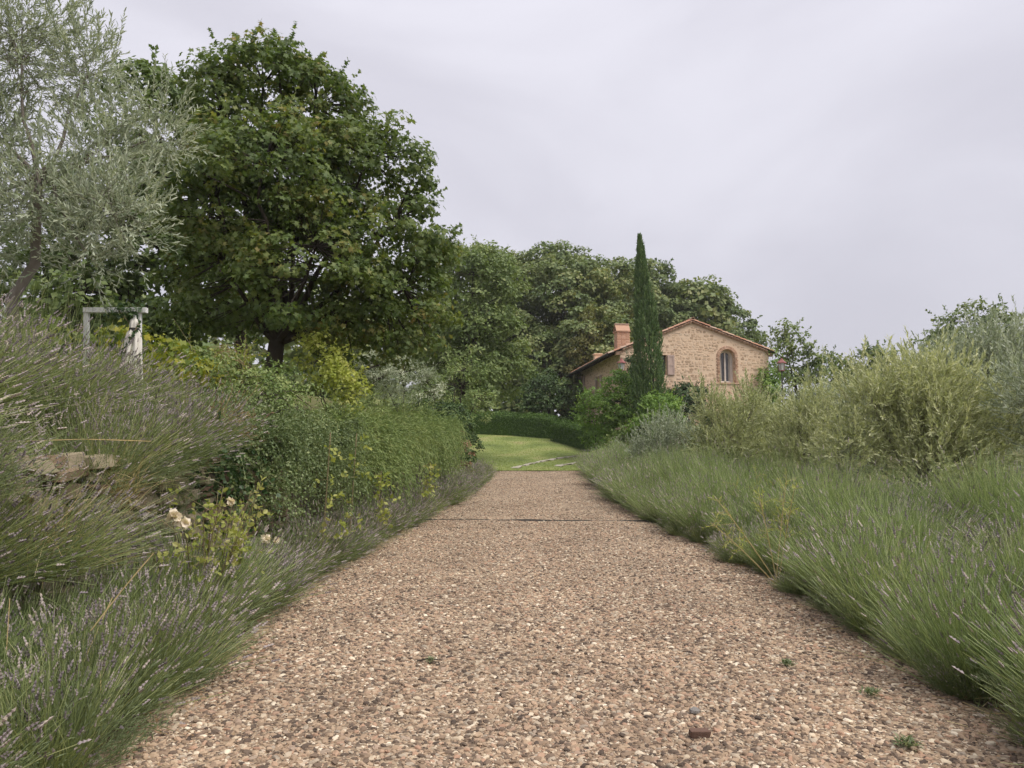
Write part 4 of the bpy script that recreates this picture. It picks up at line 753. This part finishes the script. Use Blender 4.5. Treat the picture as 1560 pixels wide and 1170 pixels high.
for y in (3.0, 3.7, 4.4, 5.1, 5.8, 6.5, 7.2, 8.0, 9.0, 9.9, 10.8, 11.9, 13): lavender('green' if y < 8 else 'low', max(el(y) - 1.1, xw(y) + .35) + rng.normal(0, .05), y, *LL(y), s=rng.uniform(.85, 1.1))
def LR1(y):
    if y < 9: return 'green lavender bush arching over the gravel edge near the brick fragment', 'lavender row near the loose brick'
    if y < 16: return 'green lavender bush on the gravel edge around the tall yellow weed', 'lavender row by the yellow weed'
    if y < 24: return 'green lavender bush on the gravel edge where the metal strip ends', 'lavender row past the metal strip'
    return 'silvery green lavender bush on the gravel edge close to the lawn', 'lavender row towards the lawn'
def LR2(y):
    if y < 11: return 'tall grassy lavender bush in the back row before the low olive', 'tall lavender before the low olive'
    if y < 19: return 'tall grassy lavender bush in the back row before the yellowish olives', 'tall lavender before the yellowish olives'
    return 'tall lavender bush in the back row below the house and shrubs', 'tall lavender below the house'
y = 3.0
while y < 36.8:
    lavender('green' if y < 8 or rng.random() < .85 else 'flow', er(y) + .40 + rng.normal(0, .12), y, *LR1(y), s=rng.uniform(.75, 1.2) * (1 if y < 18 else 1.2)); y += rng.uniform(.68, .98)
y = 3.4
while y < 36:
    lavender('tall' if rng.random() < .85 else 'flow', er(y) + 1.25 + rng.normal(0, .12), y, *LR2(y), s=rng.uniform(.95, 1.2) * (1 if y < 18 else 1.15)); y += rng.uniform(.85, 1.1)
y = 5.2
while y < 34:
    lavender('tall' if rng.random() < .7 else 'flow', er(y) + 2.1 + rng.normal(0, .2), y, *LR2(y), s=rng.uniform(.95, 1.25)); y += rng.uniform(1.1, 1.5)
y = 6.2
while y < 26:
    lavender('tall' if rng.random() < .6 else 'flow', er(y) + 3.2 + rng.normal(0, .2), y, *LR2(y), s=rng.uniform(.95, 1.25)); y += rng.uniform(1.2, 1.7)
y = 3.2
while y < 22:
    lavender('low', er(y) + .12 + rng.normal(0, .07), y, *LR1(y), s=rng.uniform(.45, .7)); y += rng.uniform(.6, 1.3)
def LT(x, y):
    if y < 6.5: return 'big purple-grey lavender bush spilling over the wall top near the olive tree', 'lavender on the wall by the olive'
    return 'purple-grey lavender bush on the wall top in front of the white arch', 'lavender on the wall by the arch'
for x, y, s in ((-3.5, 4.5, .8), (-3.9, 4.2, 1.0), (-3.70, 4.9, 1.05), (-4.6, 4.9, 1.1), (-3.66, 5.7, 1.0), (-4.6, 6.0, 1.1), (-3.66, 6.6, .95), (-4.5, 7.1, 1.1), (-3.62, 7.5, .9), (-4.4, 8.2, 1.0), (-3.6, 8.5, .85), (-5.4, 5.8, 1.15), (-5.5, 7.2, 1.1)):
    lavender('over', x, y, *LT(x, y), s=s, z=1.28 if x > -3.55 else None)

# ------------------------------------------------------------------ trailing plants over the wall
def trailer(name, label, cat, y0, y1, n, leafm, ll, lw, m, tpl, Lr, outw, upw, gr, group=None, u0=-1.0, u1=.0, zoff=.15, ang=.6, mounds=0, mr=.4, ms=.45):
    yc = (y0 + y1) / 2; x0 = float(xw(yc)); z0 = float(prof(yc) + wtop(yc)); r = thing(name, label, cat, (x0, yc, z0 - .05), 0, group); o3 = np.array([x0, yc, z0 - .05])
    nk = max(6, n // 22); ci = rng.integers(0, nk, n); y = rng.uniform(y0, y1, nk)[ci] + rng.normal(0, .07, n); u = rng.uniform(u0, u1, nk)[ci] + rng.normal(0, .06, n); lockd = rng.normal(0, .3, (nk, 3))[ci]; lockl = rng.uniform(.7, 1.15, nk)[ci]; x = xw(y) + u; z = prof(y) + wtop(y) + zoff + rng.normal(0, .1, n) + .10 * np.sin(y * 3.1) + .10 * np.sin(y * 1.3 + 2) - .1 * np.abs(u)
    P = np.stack([x, y, z], 1) - o3; Dd = nrm(np.stack([np.full(n, outw) + rng.normal(0, .22, n), rng.normal(0, .3, n) - .1, upw + rng.normal(0, .2, n)], 1) + lockd * np.array([.5, 1, .6])); L = rng.uniform(*Lr, n) * lockl * (1 - .25 * np.abs(u)); grv = gr * rng.uniform(.6, 1.3, n)
    tint = np.clip(rng.random(nk)[ci] * .7 + .15 + rng.normal(0, .15, n), 0, 1)
    SAT[0] = .45; gs = G(); ribbons(gs, P, Dd, L, grv, .006, .003, 9, .5)
    gl = G(); sprigs(gl, P, Dd, L, grv, m, ll, lw, ang, tpl, tint, tj=.45, t0=.03); SAT[0] = 0.
    for k in range(mounds):                              # bulging, tangled clumps over the wall face and top
        ym = rng.uniform(y0 + .2, y1 - .2); um = rng.uniform(-.8, .22); zm = prof(ym) + wtop(ym) + zoff + (rng.uniform(-.15, .35) if um < 0 else -rng.uniform(.0, .95)); rm = mr * rng.choice([.4, .55, .8, 1.2, 1.5])
        nn = int(145 * rm / .4); d = rs(nn); st_ = np.array([xw(ym) + um, ym, zm]) - o3 + d * rm * rng.random((nn, 1)) ** .5 * np.array([.8, 1, .8])
        sprigs(gl, st_, nrm(d * .8 + np.array([.4, 0, .2]) + rng.normal(0, .4, (nn, 3))), ms * rng.uniform(.4, 1.7, nn), .75 * rng.random(nn), 14, ll, lw, ang, tpl, np.clip(rng.random() * .6 + rng.random(nn) * .4, 0, 1), tj=.4)
    if mounds:                                           # long loose wands sticking out and arching over
        nw = int(34 * (y1 - y0)); yk = rng.uniform(y0, y1, nw); uk = rng.uniform(-.7, .15, nw); P3 = np.stack([xw(yk) + uk, yk, prof(yk) + wtop(yk) + zoff + rng.uniform(-.5, .25, nw)], 1) - o3
        D3 = nrm(np.stack([rng.uniform(.1, .9, nw), rng.normal(0, .5, nw), rng.uniform(.1, .9, nw)], 1)); L3 = rng.uniform(.6, 1.3, nw); g3 = rng.uniform(.4, 1.1, nw); t3 = rng.random(nw)
        ribbons(gs, P3, D3, L3, g3, .006, .003, 9, t3); sprigs(gl, P3, D3, L3, g3, 30, ll * 1.1, lw * 1.1, ang, tpl, t3, tj=.3)
    link('stems', gs.mesh(name + '_stems', M[leafm]), r); link('foliage', gl.mesh(name + '_leaves', M[leafm]), r); return r
RG = 'trailing rosemary along the wall'
for a, b, lab in ((12.3, 15.2, 'green trailing rosemary curtain with a yellow vine shoot, next to the cotoneaster'), (15, 18.2, 'green trailing rosemary hanging behind the low yellow leaf cluster'), (18, 21.6, 'green trailing rosemary in the middle of the curtain without yellow leaves'), (21.4, 24.6, 'green trailing rosemary ending beside the brown dry bush at the lawn')):
    trailer('trailing_rosemary', lab, 'rosemary', a, b, 430, 'rosemary', .075, .018, 32, DIA, (1.0, 2.2), .62, .85, 1.2, RG, -1.3, .3, .10, mounds=11, mr=.36, ms=.62)
for a, b, lab in ((8.7, 10.8, 'dark small-leaved cotoneaster cascading over the wall beside the white roses'), (10.4, 12.6, 'dark small-leaved cotoneaster cascading next to the trailing rosemary')):
    trailer('cotoneaster', lab, 'shrub', a, b, 420, 'cotoneaster', .038, .024, 30, DIA, (.7, 1.7), .75, .75, .95, 'cotoneaster on the wall', -.9, .25, .1, ang=1.0, mounds=14, mr=.30, ms=.5)
trailer('tangled_twigs', 'grey brown tangle of dry twigs on the wall top', 'shrub', 8.4, 9.6, 120, 'dry', .03, .012, 9, OVAL, (.5, .9), .5, .6, .35, None, -.5, .1, .1)
trailer('ivy', 'dark ivy hanging on the bare patch of the stone wall', 'ivy', 7.9, 9.0, 90, 'ivy', .055, .05, 16, OVAL, (.5, 1.3), .22, .1, .75, None, -.15, .04, .0, ang=1.1)
# wispy green tufts hanging in front of the bare stones
for k, (y, zz_, mt, lab) in enumerate(((6.0, 1.15, 'lav_leaf', 'pale wispy green grass tuft hanging in front of the bare wall stones'), (7.0, .85, 'lav_leaf', 'pale wispy green grass tuft hanging in front of the bare wall stones'), (6.6, 1.25, 'straw', 'dry straw tuft hanging from the bare wall stones'), (5.6, .95, 'straw', 'dry straw tuft hanging from the bare wall stones'), (7.6, 1.1, 'lav_leaf', 'pale wispy green grass tuft hanging in front of the bare wall stones'), (7.3, 1.35, 'lav_stem', 'fresh green grass tuft at the top of the bare wall stones'))):
    r = thing('wild_grass_tuft', lab, 'grass', (float(xw(y)) + .05, y, zz_), 0, 'grass tufts on the wall')
    n = 130; a = rng.uniform(-1.9, 1.9, n); gs = G(); Dd = nrm(np.stack([.35 + rng.normal(0, .2, n), np.sin(a), .2 + .6 * np.cos(a) + rng.normal(0, .4, n)], 1)); ribbons(gs, rng.normal(0, .07, (n, 3)), Dd, rng.uniform(.25, .75, n), .45 * rng.random(n), .0045, .002, 6, rng.random(n)); link('blades', gs.mesh('tuft', M[mt]), r)
# climbing rose with yellow leaves and white blooms
rx_, ry_ = -2.8, 7.15; rose = thing('climbing_rose', 'rose with yellowing leaves and white blooms against the wall', 'rose', (rx_, ry_, tz(rx_, ry_)))
gs = G(); gl = G(); n = 17; P = rng.normal(0, .06, (n, 3)); P[:, 2] = 0; Dd = nrm(np.stack([rng.normal(.05, .15, n), rng.normal(.1, .45, n), np.ones(n)], 1)); L = rng.uniform(1.0, 1.45, n); segs(gs, P, P + Dd * L[:, None], .007, .004)
n2 = 110; k = rng.integers(0, n, n2); tq = rng.uniform(.45, 1, n2); P2 = P[k] + Dd[k] * (L[k] * tq)[:, None]; D2 = nrm(rs(n2) + np.array([.5, 0, .3])); L2 = rng.uniform(.1, .28, n2); segs(gs, P2, P2 + D2 * L2[:, None], .003, .002)
sprigs(gl, P2, D2, L2, .1, 6, .05, .036, 1.0, OVAL, rng.random(n2)); link('canes', gs.mesh('rose_canes', M['twig']), rose); link('foliage', gl.mesh('rose_leaves', M['yellow']), rose)
for (dx, dy, dz, s) in ((.0, -.72, 1.08, .06), (.06, -.66, 1.02, .055), (.2, .0, 1.16, .04), (.3, .75, .75, .05), (.3, .0, .8, .035), (.3, 1.1, .7, .035)):
    gp = G(); n = 26; d = rs(n); d[:, 0] = np.abs(d[:, 0]); leaves(gp, d * s * .25, np.cross(d, rs(n)) + .3 * d, d + rng.normal(0, .2, (n, 3)), s * 1.1, s * 1.2, OVAL, rng.random(n)); o = link('bloom', gp.mesh('bloom', M['petal']), rose); o.location = (dx, dy, dz)
for (y, dz, lab) in ((13.2, .75, 'yellow leafed vine shoot growing out of the rosemary'), (17.3, .9, 'yellow leaf cluster low in the rosemary curtain'), (10.3, 1.0, 'yellow-green leafy shoot climbing through the dark cotoneaster'), (11.6, 1.0, 'yellow-green shoot between the cotoneaster and the rosemary')):
    x = float(xw(y)) + .75; r = thing('vine_shoot', lab, 'vine', (x, y, tz(x, y))); n = 26; hs = 1.0 if y > 12.5 else 1.5; n = 26 if y > 12.5 else 13; D2 = None; P2 = np.stack([rng.normal(0, .08, n), rng.normal(0, .22, n), rng.uniform(.3, 1.2, n) * hs], 1); D2 = nrm(rs(n) + np.array([.6, 0, .2]))
    gs = G(); tube(gs, [(-.1, 0, -.1), (-.05, .02, .6 * hs), (0, 0, 1.25 * hs)], .008, 5); segs(gs, P2 * np.array([0.2, .2, 1]), P2, .004, .003); gl = G(); sprigs(gl, P2, D2, np.full(n, .16), .1, 5, .07, .055, 1, OVAL, rng.random(n)); link('stem', gs.mesh('vine_stem', M['twig']), r); link('foliage', gl.mesh('vine_leaves', M['yellow']), r)
# dried hydrangea-like plant at the end of the rosemary
tree('dry_bush', 'brownish dry bush at the end of the rosemary wall', 'shrub', (-1.75, 27.6, tz(-1.75, 27.6)), [(-1.75, 27.6, 1.3, .35), (-1.7, 27.6, 1.9, .3), (-1.8, 27.6, .8, .3), (-1.9, 27.4, 2.3, .3)], .03, (-1.75, 27.6, .9), dict(pr=.16, cover=.9, m=30, ll=.08, lw=.05, tpl=OVAL), 'dry', crown_name='foliage', twig=.006)

# ------------------------------------------------------------------ terrace: vines, frame, cloth
VN = [((-5.9, 10), [(-6.0, 10, 2.9, .45), (-5.5, 10, 2.75, .42), (-6.6, 10, 2.8, .45)], 'broad-leaved green vine behind the lavender beside the white arch'), ((-4.7, 10.2), [(-5.0, 10.2, 2.9, .38), (-4.5, 10.2, 2.75, .38), (-4.1, 10.3, 2.6, .3)], 'yellowing vine showing through the white arch')]
for (x, y), bl, lab in VN:
    tree('grape_vine', lab, 'vine', (x, y, tz(x, y)), bl, .025, (x, y, tz(x, y) + .3), dict(pr=.2, cover=.8, m=24, ll=.10, lw=.10, tpl=MAPLE, flat=1.0, up=.1), 'vine', 'twig', crown_name='foliage', twig=.006)
fr = thing('garden_arch', 'white painted square wooden arch standing in the terrace plants', 'arch', (-5.0, 9, tz(-5, 9)))
b = tz(-5, 9); h_ = 3.30 - b
for x0, x1, nm in ((-.02, .04, 'post'), (.60, .66, 'post')):
    g = G(); g.add([(x0 - .0, -.025, -.2), (x0 + .05, -.025, -.2), (x0 + .05, .025, -.2), (x0 - .0, .025, -.2)] + [(x0 - .06, -.025, h_), (x0 - .008, -.025, h_), (x0 - .008, .025, h_), (x0 - .06, .025, h_)], BOXF); link(nm, g.mesh('post', M['white']), fr)
g = G(); box(g, -.085, .66, -.032, .032, h_ - .015, h_ + .045); link('crossbeam', g.mesh('crossbeam', M['white']), fr)
cl = thing('folded_parasol', 'folded white cloth parasol standing under the white arch', 'parasol', (-4.43, 8.9, tz(-4.43, 8.9))); b = tz(-4.43, 8.9); h_ = 3.20 - b
g = G(); n = 40; a = np.linspace(0, 2 * PI, n, endpoint=False); zs = np.array([1, .985, .94, .90, .87, .80, .65, .45, .3]); rr = np.array([.018, .04, .052, .045, .06, .078, .088, .10, .105]); V = []
for z_, r_ in zip(zs, rr): V.append(np.stack([r_ * (1 + (.28 if z_ < .88 else .1) * np.sin(a * 7 + z_ * 2)) * np.cos(a), r_ * (1 + (.28 if z_ < .88 else .1) * np.sin(a * 7 + z_ * 2)) * np.sin(a), np.full(n, z_ * h_)], 1))
i = np.arange(n); F = np.concatenate([np.stack([q * n + i, q * n + (i + 1) % n, (q + 1) * n + (i + 1) % n, (q + 1) * n + i], 1) for q in range(len(zs) - 1)]); g.add(np.concatenate(V), F); g.add(V[0], [list(range(n))]); link('cloth', g.mesh('parasol_cloth', M['cloth'], True), cl)
g = G(); tube(g, [(0, 0, -.15), (0, 0, h_ * .4), (0, 0, h_ + .04)], .018, 8); link('pole', g.mesh('parasol_pole', M['white']), cl)
g = G(); tube(g, [(0, 0, h_ * .885), (0, 0, h_ * .91)], .056, 16); link('tie_band', g.mesh('tie_band', M['iron']), cl)
iv = thing('ivy', 'leafy ivy twining over the folded white parasol', 'ivy', (-4.43, 8.9, b)); gs = G(); gl = G()
for s_ in (0, 2.5):
    q = np.linspace(0, 1, 30); rad_ = .125 - .05 * q; pts = np.stack([rad_ * np.cos(q * 7 - 1.2 + s_), rad_ * np.sin(q * 7 - 1.2 + s_), q * h_ * .95], 1); tube(gs, pts, .005, 5)
    d = nrm(pts * np.array([1, 1, 0]) + 1e-6); P2 = np.repeat(pts, 3, 0) + rng.normal(0, .012, (90, 3)); leaves(gl, P2, rs(90) + np.array([0, 0, -.4]), np.repeat(d, 3, 0) + rng.normal(0, .4, (90, 3)), .05, .045, MAPLE, rng.random(90))
P2 = np.array([-.12, .02, h_ + .08]) + rng.normal(0, 1, (90, 3)) * np.array([.12, .04, .07]); leaves(gl, P2, rs(90) + np.array([0, 0, -.3]), rs(90) + np.array([0, -.8, .4]), .06, .055, MAPLE, rng.random(90)); segs(gs, np.array([[0, 0, h_ * .9]]), np.array([[-.2, .02, h_ + .1]]), .006, .004)
link('stem', gs.mesh('ivy_stem', M['twig']), iv); link('foliage', gl.mesh('ivy_leaves', M['ivy']), iv)
# arching shrub with long canes
ac = thing('arching_shrub', 'loose arching shrub with long bare canes and small yellowing leaves', 'shrub', (-3.75, 10.6, tz(-3.75, 10.6))); gs = G(); gl = G(); b = tz(-3.75, 10.6)
for (dx, dy, dz, L) in ((-.75, .1, 1.05, 1.9), (-.3, .0, 1.2, 1.7), (-1.0, .1, .75, 1.8), (-.95, -.1, 1.15, 2.2), (.05, 0, 1.1, 1.5), (-.6, .2, 1.3, 2.1), (-1.2, .1, 1.0, 2.3)):
    D1 = nrm(np.array([[dx, dy, dz]])); P1 = rng.normal(0, .05, (1, 3)); tq = np.linspace(0, 1, 9); ps, _ = path(P1, D1, np.array([L]), np.array([.18]), tq[None]); tube(gs, ps[0], np.linspace(.013, .004, 9), 5)
    k = 22; tt = rng.uniform(.35, 1, (1, k)); p2, tn = path(P1, D1, np.array([L]), np.array([.18]), tt); D2 = nrm(rs(k) + tn[0]); L2 = rng.uniform(.12, .4, k); segs(gs, p2[0], p2[0] + D2 * L2[:, None], .003, .0015); sprigs(gl, p2[0], D2, L2, .1, 9, .04, .022, 1.0, OVAL, rng.random(k))
link('canes', gs.mesh('canes', M['twig']), ac); link('foliage', gl.mesh('cane_leaves', M['vine']), ac)
# dry seed heads hanging in the shrub
dh = thing('dead_branch', 'reddish brown dead branch hanging under the maple', 'branch', (-4.1, 10.9, 3.05)); n = 70; gs = G(); ribbons(gs, rng.normal(0, .06, (n, 3)), nrm(rng.normal(0, .5, (n, 3)) + np.array([.2, 0, .1])), rng.uniform(.2, .5, n), .5, .006, .003, 5, rng.random(n)); link('twigs', gs.mesh('dead_twigs', M['dry']), dh)
# tall grass behind the terrace lavender
g = G(); n = 240; P = np.stack([rng.uniform(-6.4, -4.9, n), rng.uniform(8.2, 9.6, n), np.zeros(n)], 1); P[:, 2] = terr(P[:, 0], P[:, 1]) - .05
ribbons(g, P, nrm(np.stack([rng.normal(.12, .14, n), rng.normal(0, .1, n), np.ones(n)], 1)), rng.uniform(1.0, 1.75, n), .08, .008, .003, 5, rng.random(n)); tag(link('tall_grass', g.mesh('tall_grass', M['lav_stem'])), 'tall green grass stalks between the olive trunk and the vines', 'grass', kind='stuff')

# ------------------------------------------------------------------ small things on and beside the drive
# shoots of grass between lavender and gravel, straw, weeds
g = G(); n = 17000; P = np.stack([rng.uniform(-6, 5, n), 37.32 + rng.random(n) ** 1.4 * 14, np.zeros(n)], 1); P[:, 2] = terr(P[:, 0], P[:, 1]) + .02
ribbons(g, P, nrm(rng.normal(0, .35, (n, 3)) + np.array([0, 0, 1])), rng.uniform(.03, .075, n), .1, .022, .006, 3, rng.random(n)); tag(link('grass', g.mesh('grass', M['grass'])), 'short mown grass blades of the lawn', 'grass', kind='stuff')
g = G(); n = 5200; y = 2.5 + 34 * rng.random(n) ** 1.5; s = rng.random(n) < .5; x = np.where(s, el(y) - .1 - np.abs(rng.normal(0, .25, n)) + .12, er(y) + .1 + np.abs(rng.normal(0, .3, n)) - .12)
P = np.stack([x, y, terr(x, y)], 1); ribbons(g, P, nrm(rng.normal(0, .55, (n, 3)) + np.array([0, 0, .8])), rng.uniform(.05, .16, n), .25, .005, .002, 4, rng.random(n)); tag(link('verge_grass', g.mesh('verge_grass', M['lav_leaf'])), 'thin grey-green grass and litter along both gravel edges', 'grass', kind='stuff')
g = G(); n = 420; y = 3 + 12 * rng.random(n) ** 1.3; s = rng.random(n) < .5; x = np.where(s, el(y) - .05 + np.abs(rng.normal(0, .2, n)) * .6 - .1, er(y) + .1 - rng.normal(0, .2, n)); P = np.stack([x, y, terr(x, y) + .02], 1)
ribbons(g, P, nrm(rng.normal(0, 1, (n, 3)) * np.array([1, 1, .12])), rng.uniform(.05, .2, n), .02, .004, .003, 4, rng.random(n)); tag(link('straw_litter', g.mesh('straw_litter', M['straw'])), 'dry straw litter scattered on the gravel edges', 'straw', kind='stuff')
g = G(); n = 1500; y = 3 + 20 * rng.random(n) ** 1.4; sd2 = rng.random(n) < .5; off = np.abs(rng.normal(0, .28, n)); x = np.where(sd2, el(y) - .2 + off, er(y) + .2 - off); P = np.stack([x, y, terr(np.clip(x, el(y), er(y)), y) + .018 + .012 * rng.random(n)], 1)
leaves(g, P, rs(n) * np.array([1, 1, .15]), nrm(rng.normal(0, .3, (n, 3)) + np.array([0, 0, 1])), rng.uniform(.015, .045, n), rng.uniform(.006, .018, n), LANCE, rng.random(n)); tag(link('leaf_litter', g.mesh('leaf_litter', M['dry'])), 'brown leaf litter along the gravel edges', 'litter', kind='stuff')
STR = [(-2.35, 4.4, .6, (.35, .1, .55), .55), (-2.75, 4.3, .5, (.0, .0, 1), .32), (-2.15, 4.2, .05, (-.1, .1, .6), .4), (2.75, 4.25, .03, (.9, -.25, .05), .8), (2.95, 4.5, .25, (.95, -.5, -.1), .9), (-3.0, 6.4, 1.7, (-.7, -.3, .05), 1.0), (-2.5, 4.6, .35, (.2, .3, .9), .5)]
for x, y, z, d, L in STR:
    g = G(); ribbons(g, np.array([[0., 0, 0]]), nrm(np.array([d], float)), np.array([L]), .08, .006, .004, 8, .6); tube(g, np.array([[0, 0, 0], nrm(np.array(d)) * L * .5, nrm(np.array(d)) * L]) - np.array([[0, 0, 0], [0, 0, .02 * L], [0, 0, .08 * L]]), .0028, 4)
    o = link('straw_stalk', g.mesh('straw_stalk', M['straw'])); o.location = (x, y, z + tz(x, y) if y < 6 else z); tag(o, 'single pale dry straw stalk sticking out of the lavender', 'straw', 'dry straw stalks')
def yellow_weed(x, y, h_, n, label):
    r = thing('tall_weed', label, 'weed', (x, y, tz(x, y))); gs = G(); gl = G()
    for k in range(n):
        d = nrm(np.array([[rng.normal(-.12, .25), rng.normal(0, .2), 1.]])); L = h_ * rng.uniform(.6, 1); P1 = rng.normal(0, .04, (1, 3)) * [[1, 1, 0]]; tq = np.linspace(0, 1, 8)[None]; ps, _ = path(P1, d, np.array([L]), np.array([.1]), tq); tube(gs, ps[0], np.linspace(.008, .003, 8), 5)
        m_ = 16; p2, tn = path(P1, d, np.array([L]), np.array([.1]), rng.uniform(.45, 1, (1, m_))); D2 = nrm(rs(m_) + tn[0] * .8); L2 = rng.uniform(.08, .26, m_); segs(gs, p2[0], p2[0] + D2 * L2[:, None], .002, .001); sprigs(gl, p2[0], D2, L2, .1, 7, .045, .010, .8, DIA, rng.random(m_))
    link('stalks', gs.mesh('weed_stalks', M['straw']), r); link('foliage', gl.mesh('weed_leaves', M['lemon']), r)
yellow_weed(3.25, 9.6, 1.6, 5, 'tall wispy yellow green weed standing in the lavender row'); yellow_weed(4.4, 14, 1.3, 4, 'smaller yellow weed poking out of the lavender before the olives')
def loose(name, label, me, loc, rot, sc): o = piece(name, me, None, loc, rot, sc); return tag(o, label, 'stone')
gm = surf_mat('grey_stone', [(.15, .14, .13), (.27, .255, .24)], 20, .85, .4); loose('loose_stone', 'grey rounded stone lying on the gravel drive', rough_box('loose_stone', gm, .3, .05, 5), (1.12, 4.87, tz(1.1, 4.87) + .022), (.1, .1, .5), (.075, .055, .04))
loose('brick_fragment', 'reddish brown brick fragment lying on the gravel drive', rough_box('brick_fragment', surf_mat('old_brick', [(.10, .06, .045), (.17, .105, .08)], 20, .9, .4), .08, .04, 6), (1.05, 4.48, tz(1.05, 4.48) + .022), (.2, .05, .15), (.115, .05, .04))
g = G(); tube(g, [(0, 0, 0), (.08, .02, .012), (.19, .0, .006)], [.007, .006, .004], 6); o = link('fallen_twig', g.mesh('fallen_twig', M['bark'], True)); o.location = (-.72, 6.0, tz(-.7, 6) + .03); tag(o, 'short dark twig lying on the gravel', 'twig')
for (x, y, s) in ((2.12, 4.28, .08), (2.05, 5.9, .07), (-.62, 6.02, .05), (2.35, 5.2, .07)):
    n = 60; gl = G(); a = rng.uniform(0, 6.28, n); leaves(gl, rng.normal(0, s * .35, (n, 3)) * np.array([1, 1, .3]), np.stack([np.cos(a), np.sin(a), rng.uniform(.1, 1, n)], 1), np.stack([-np.cos(a) * .4, -np.sin(a) * .4, np.ones(n)], 1), s * .7, s * .18, DIA, rng.random(n)); o = link('small_weed', gl.mesh('small_weed', M['lav_leaf'])); o.location = (x, y, tz(x, y) + .03); tag(o, 'tiny green weed growing in the gravel', 'weed', 'small weeds in the gravel')

# ------------------------------------------------------------------ thin morning mist
HZD = 0.0004
g = G(); box(g, -520, 520, -310, 520, -1.2, 22); hz = link('haze', g.mesh('haze', M['soil'])); hz['kind'] = 'stuff'; hz['label'] = 'thin pale mist in the air'; hz['category'] = 'haze'
m, t, o = new_mat('haze'); pv = N(t, 'ShaderNodeVolumePrincipled'); pv.inputs['Color'].default_value = (.93, .93, .96, 1); pv.inputs['Density'].default_value = HZD; t.links.new(pv.outputs[0], o.inputs['Volume'])
hz.data.materials.clear(); hz.data.materials.append(m)
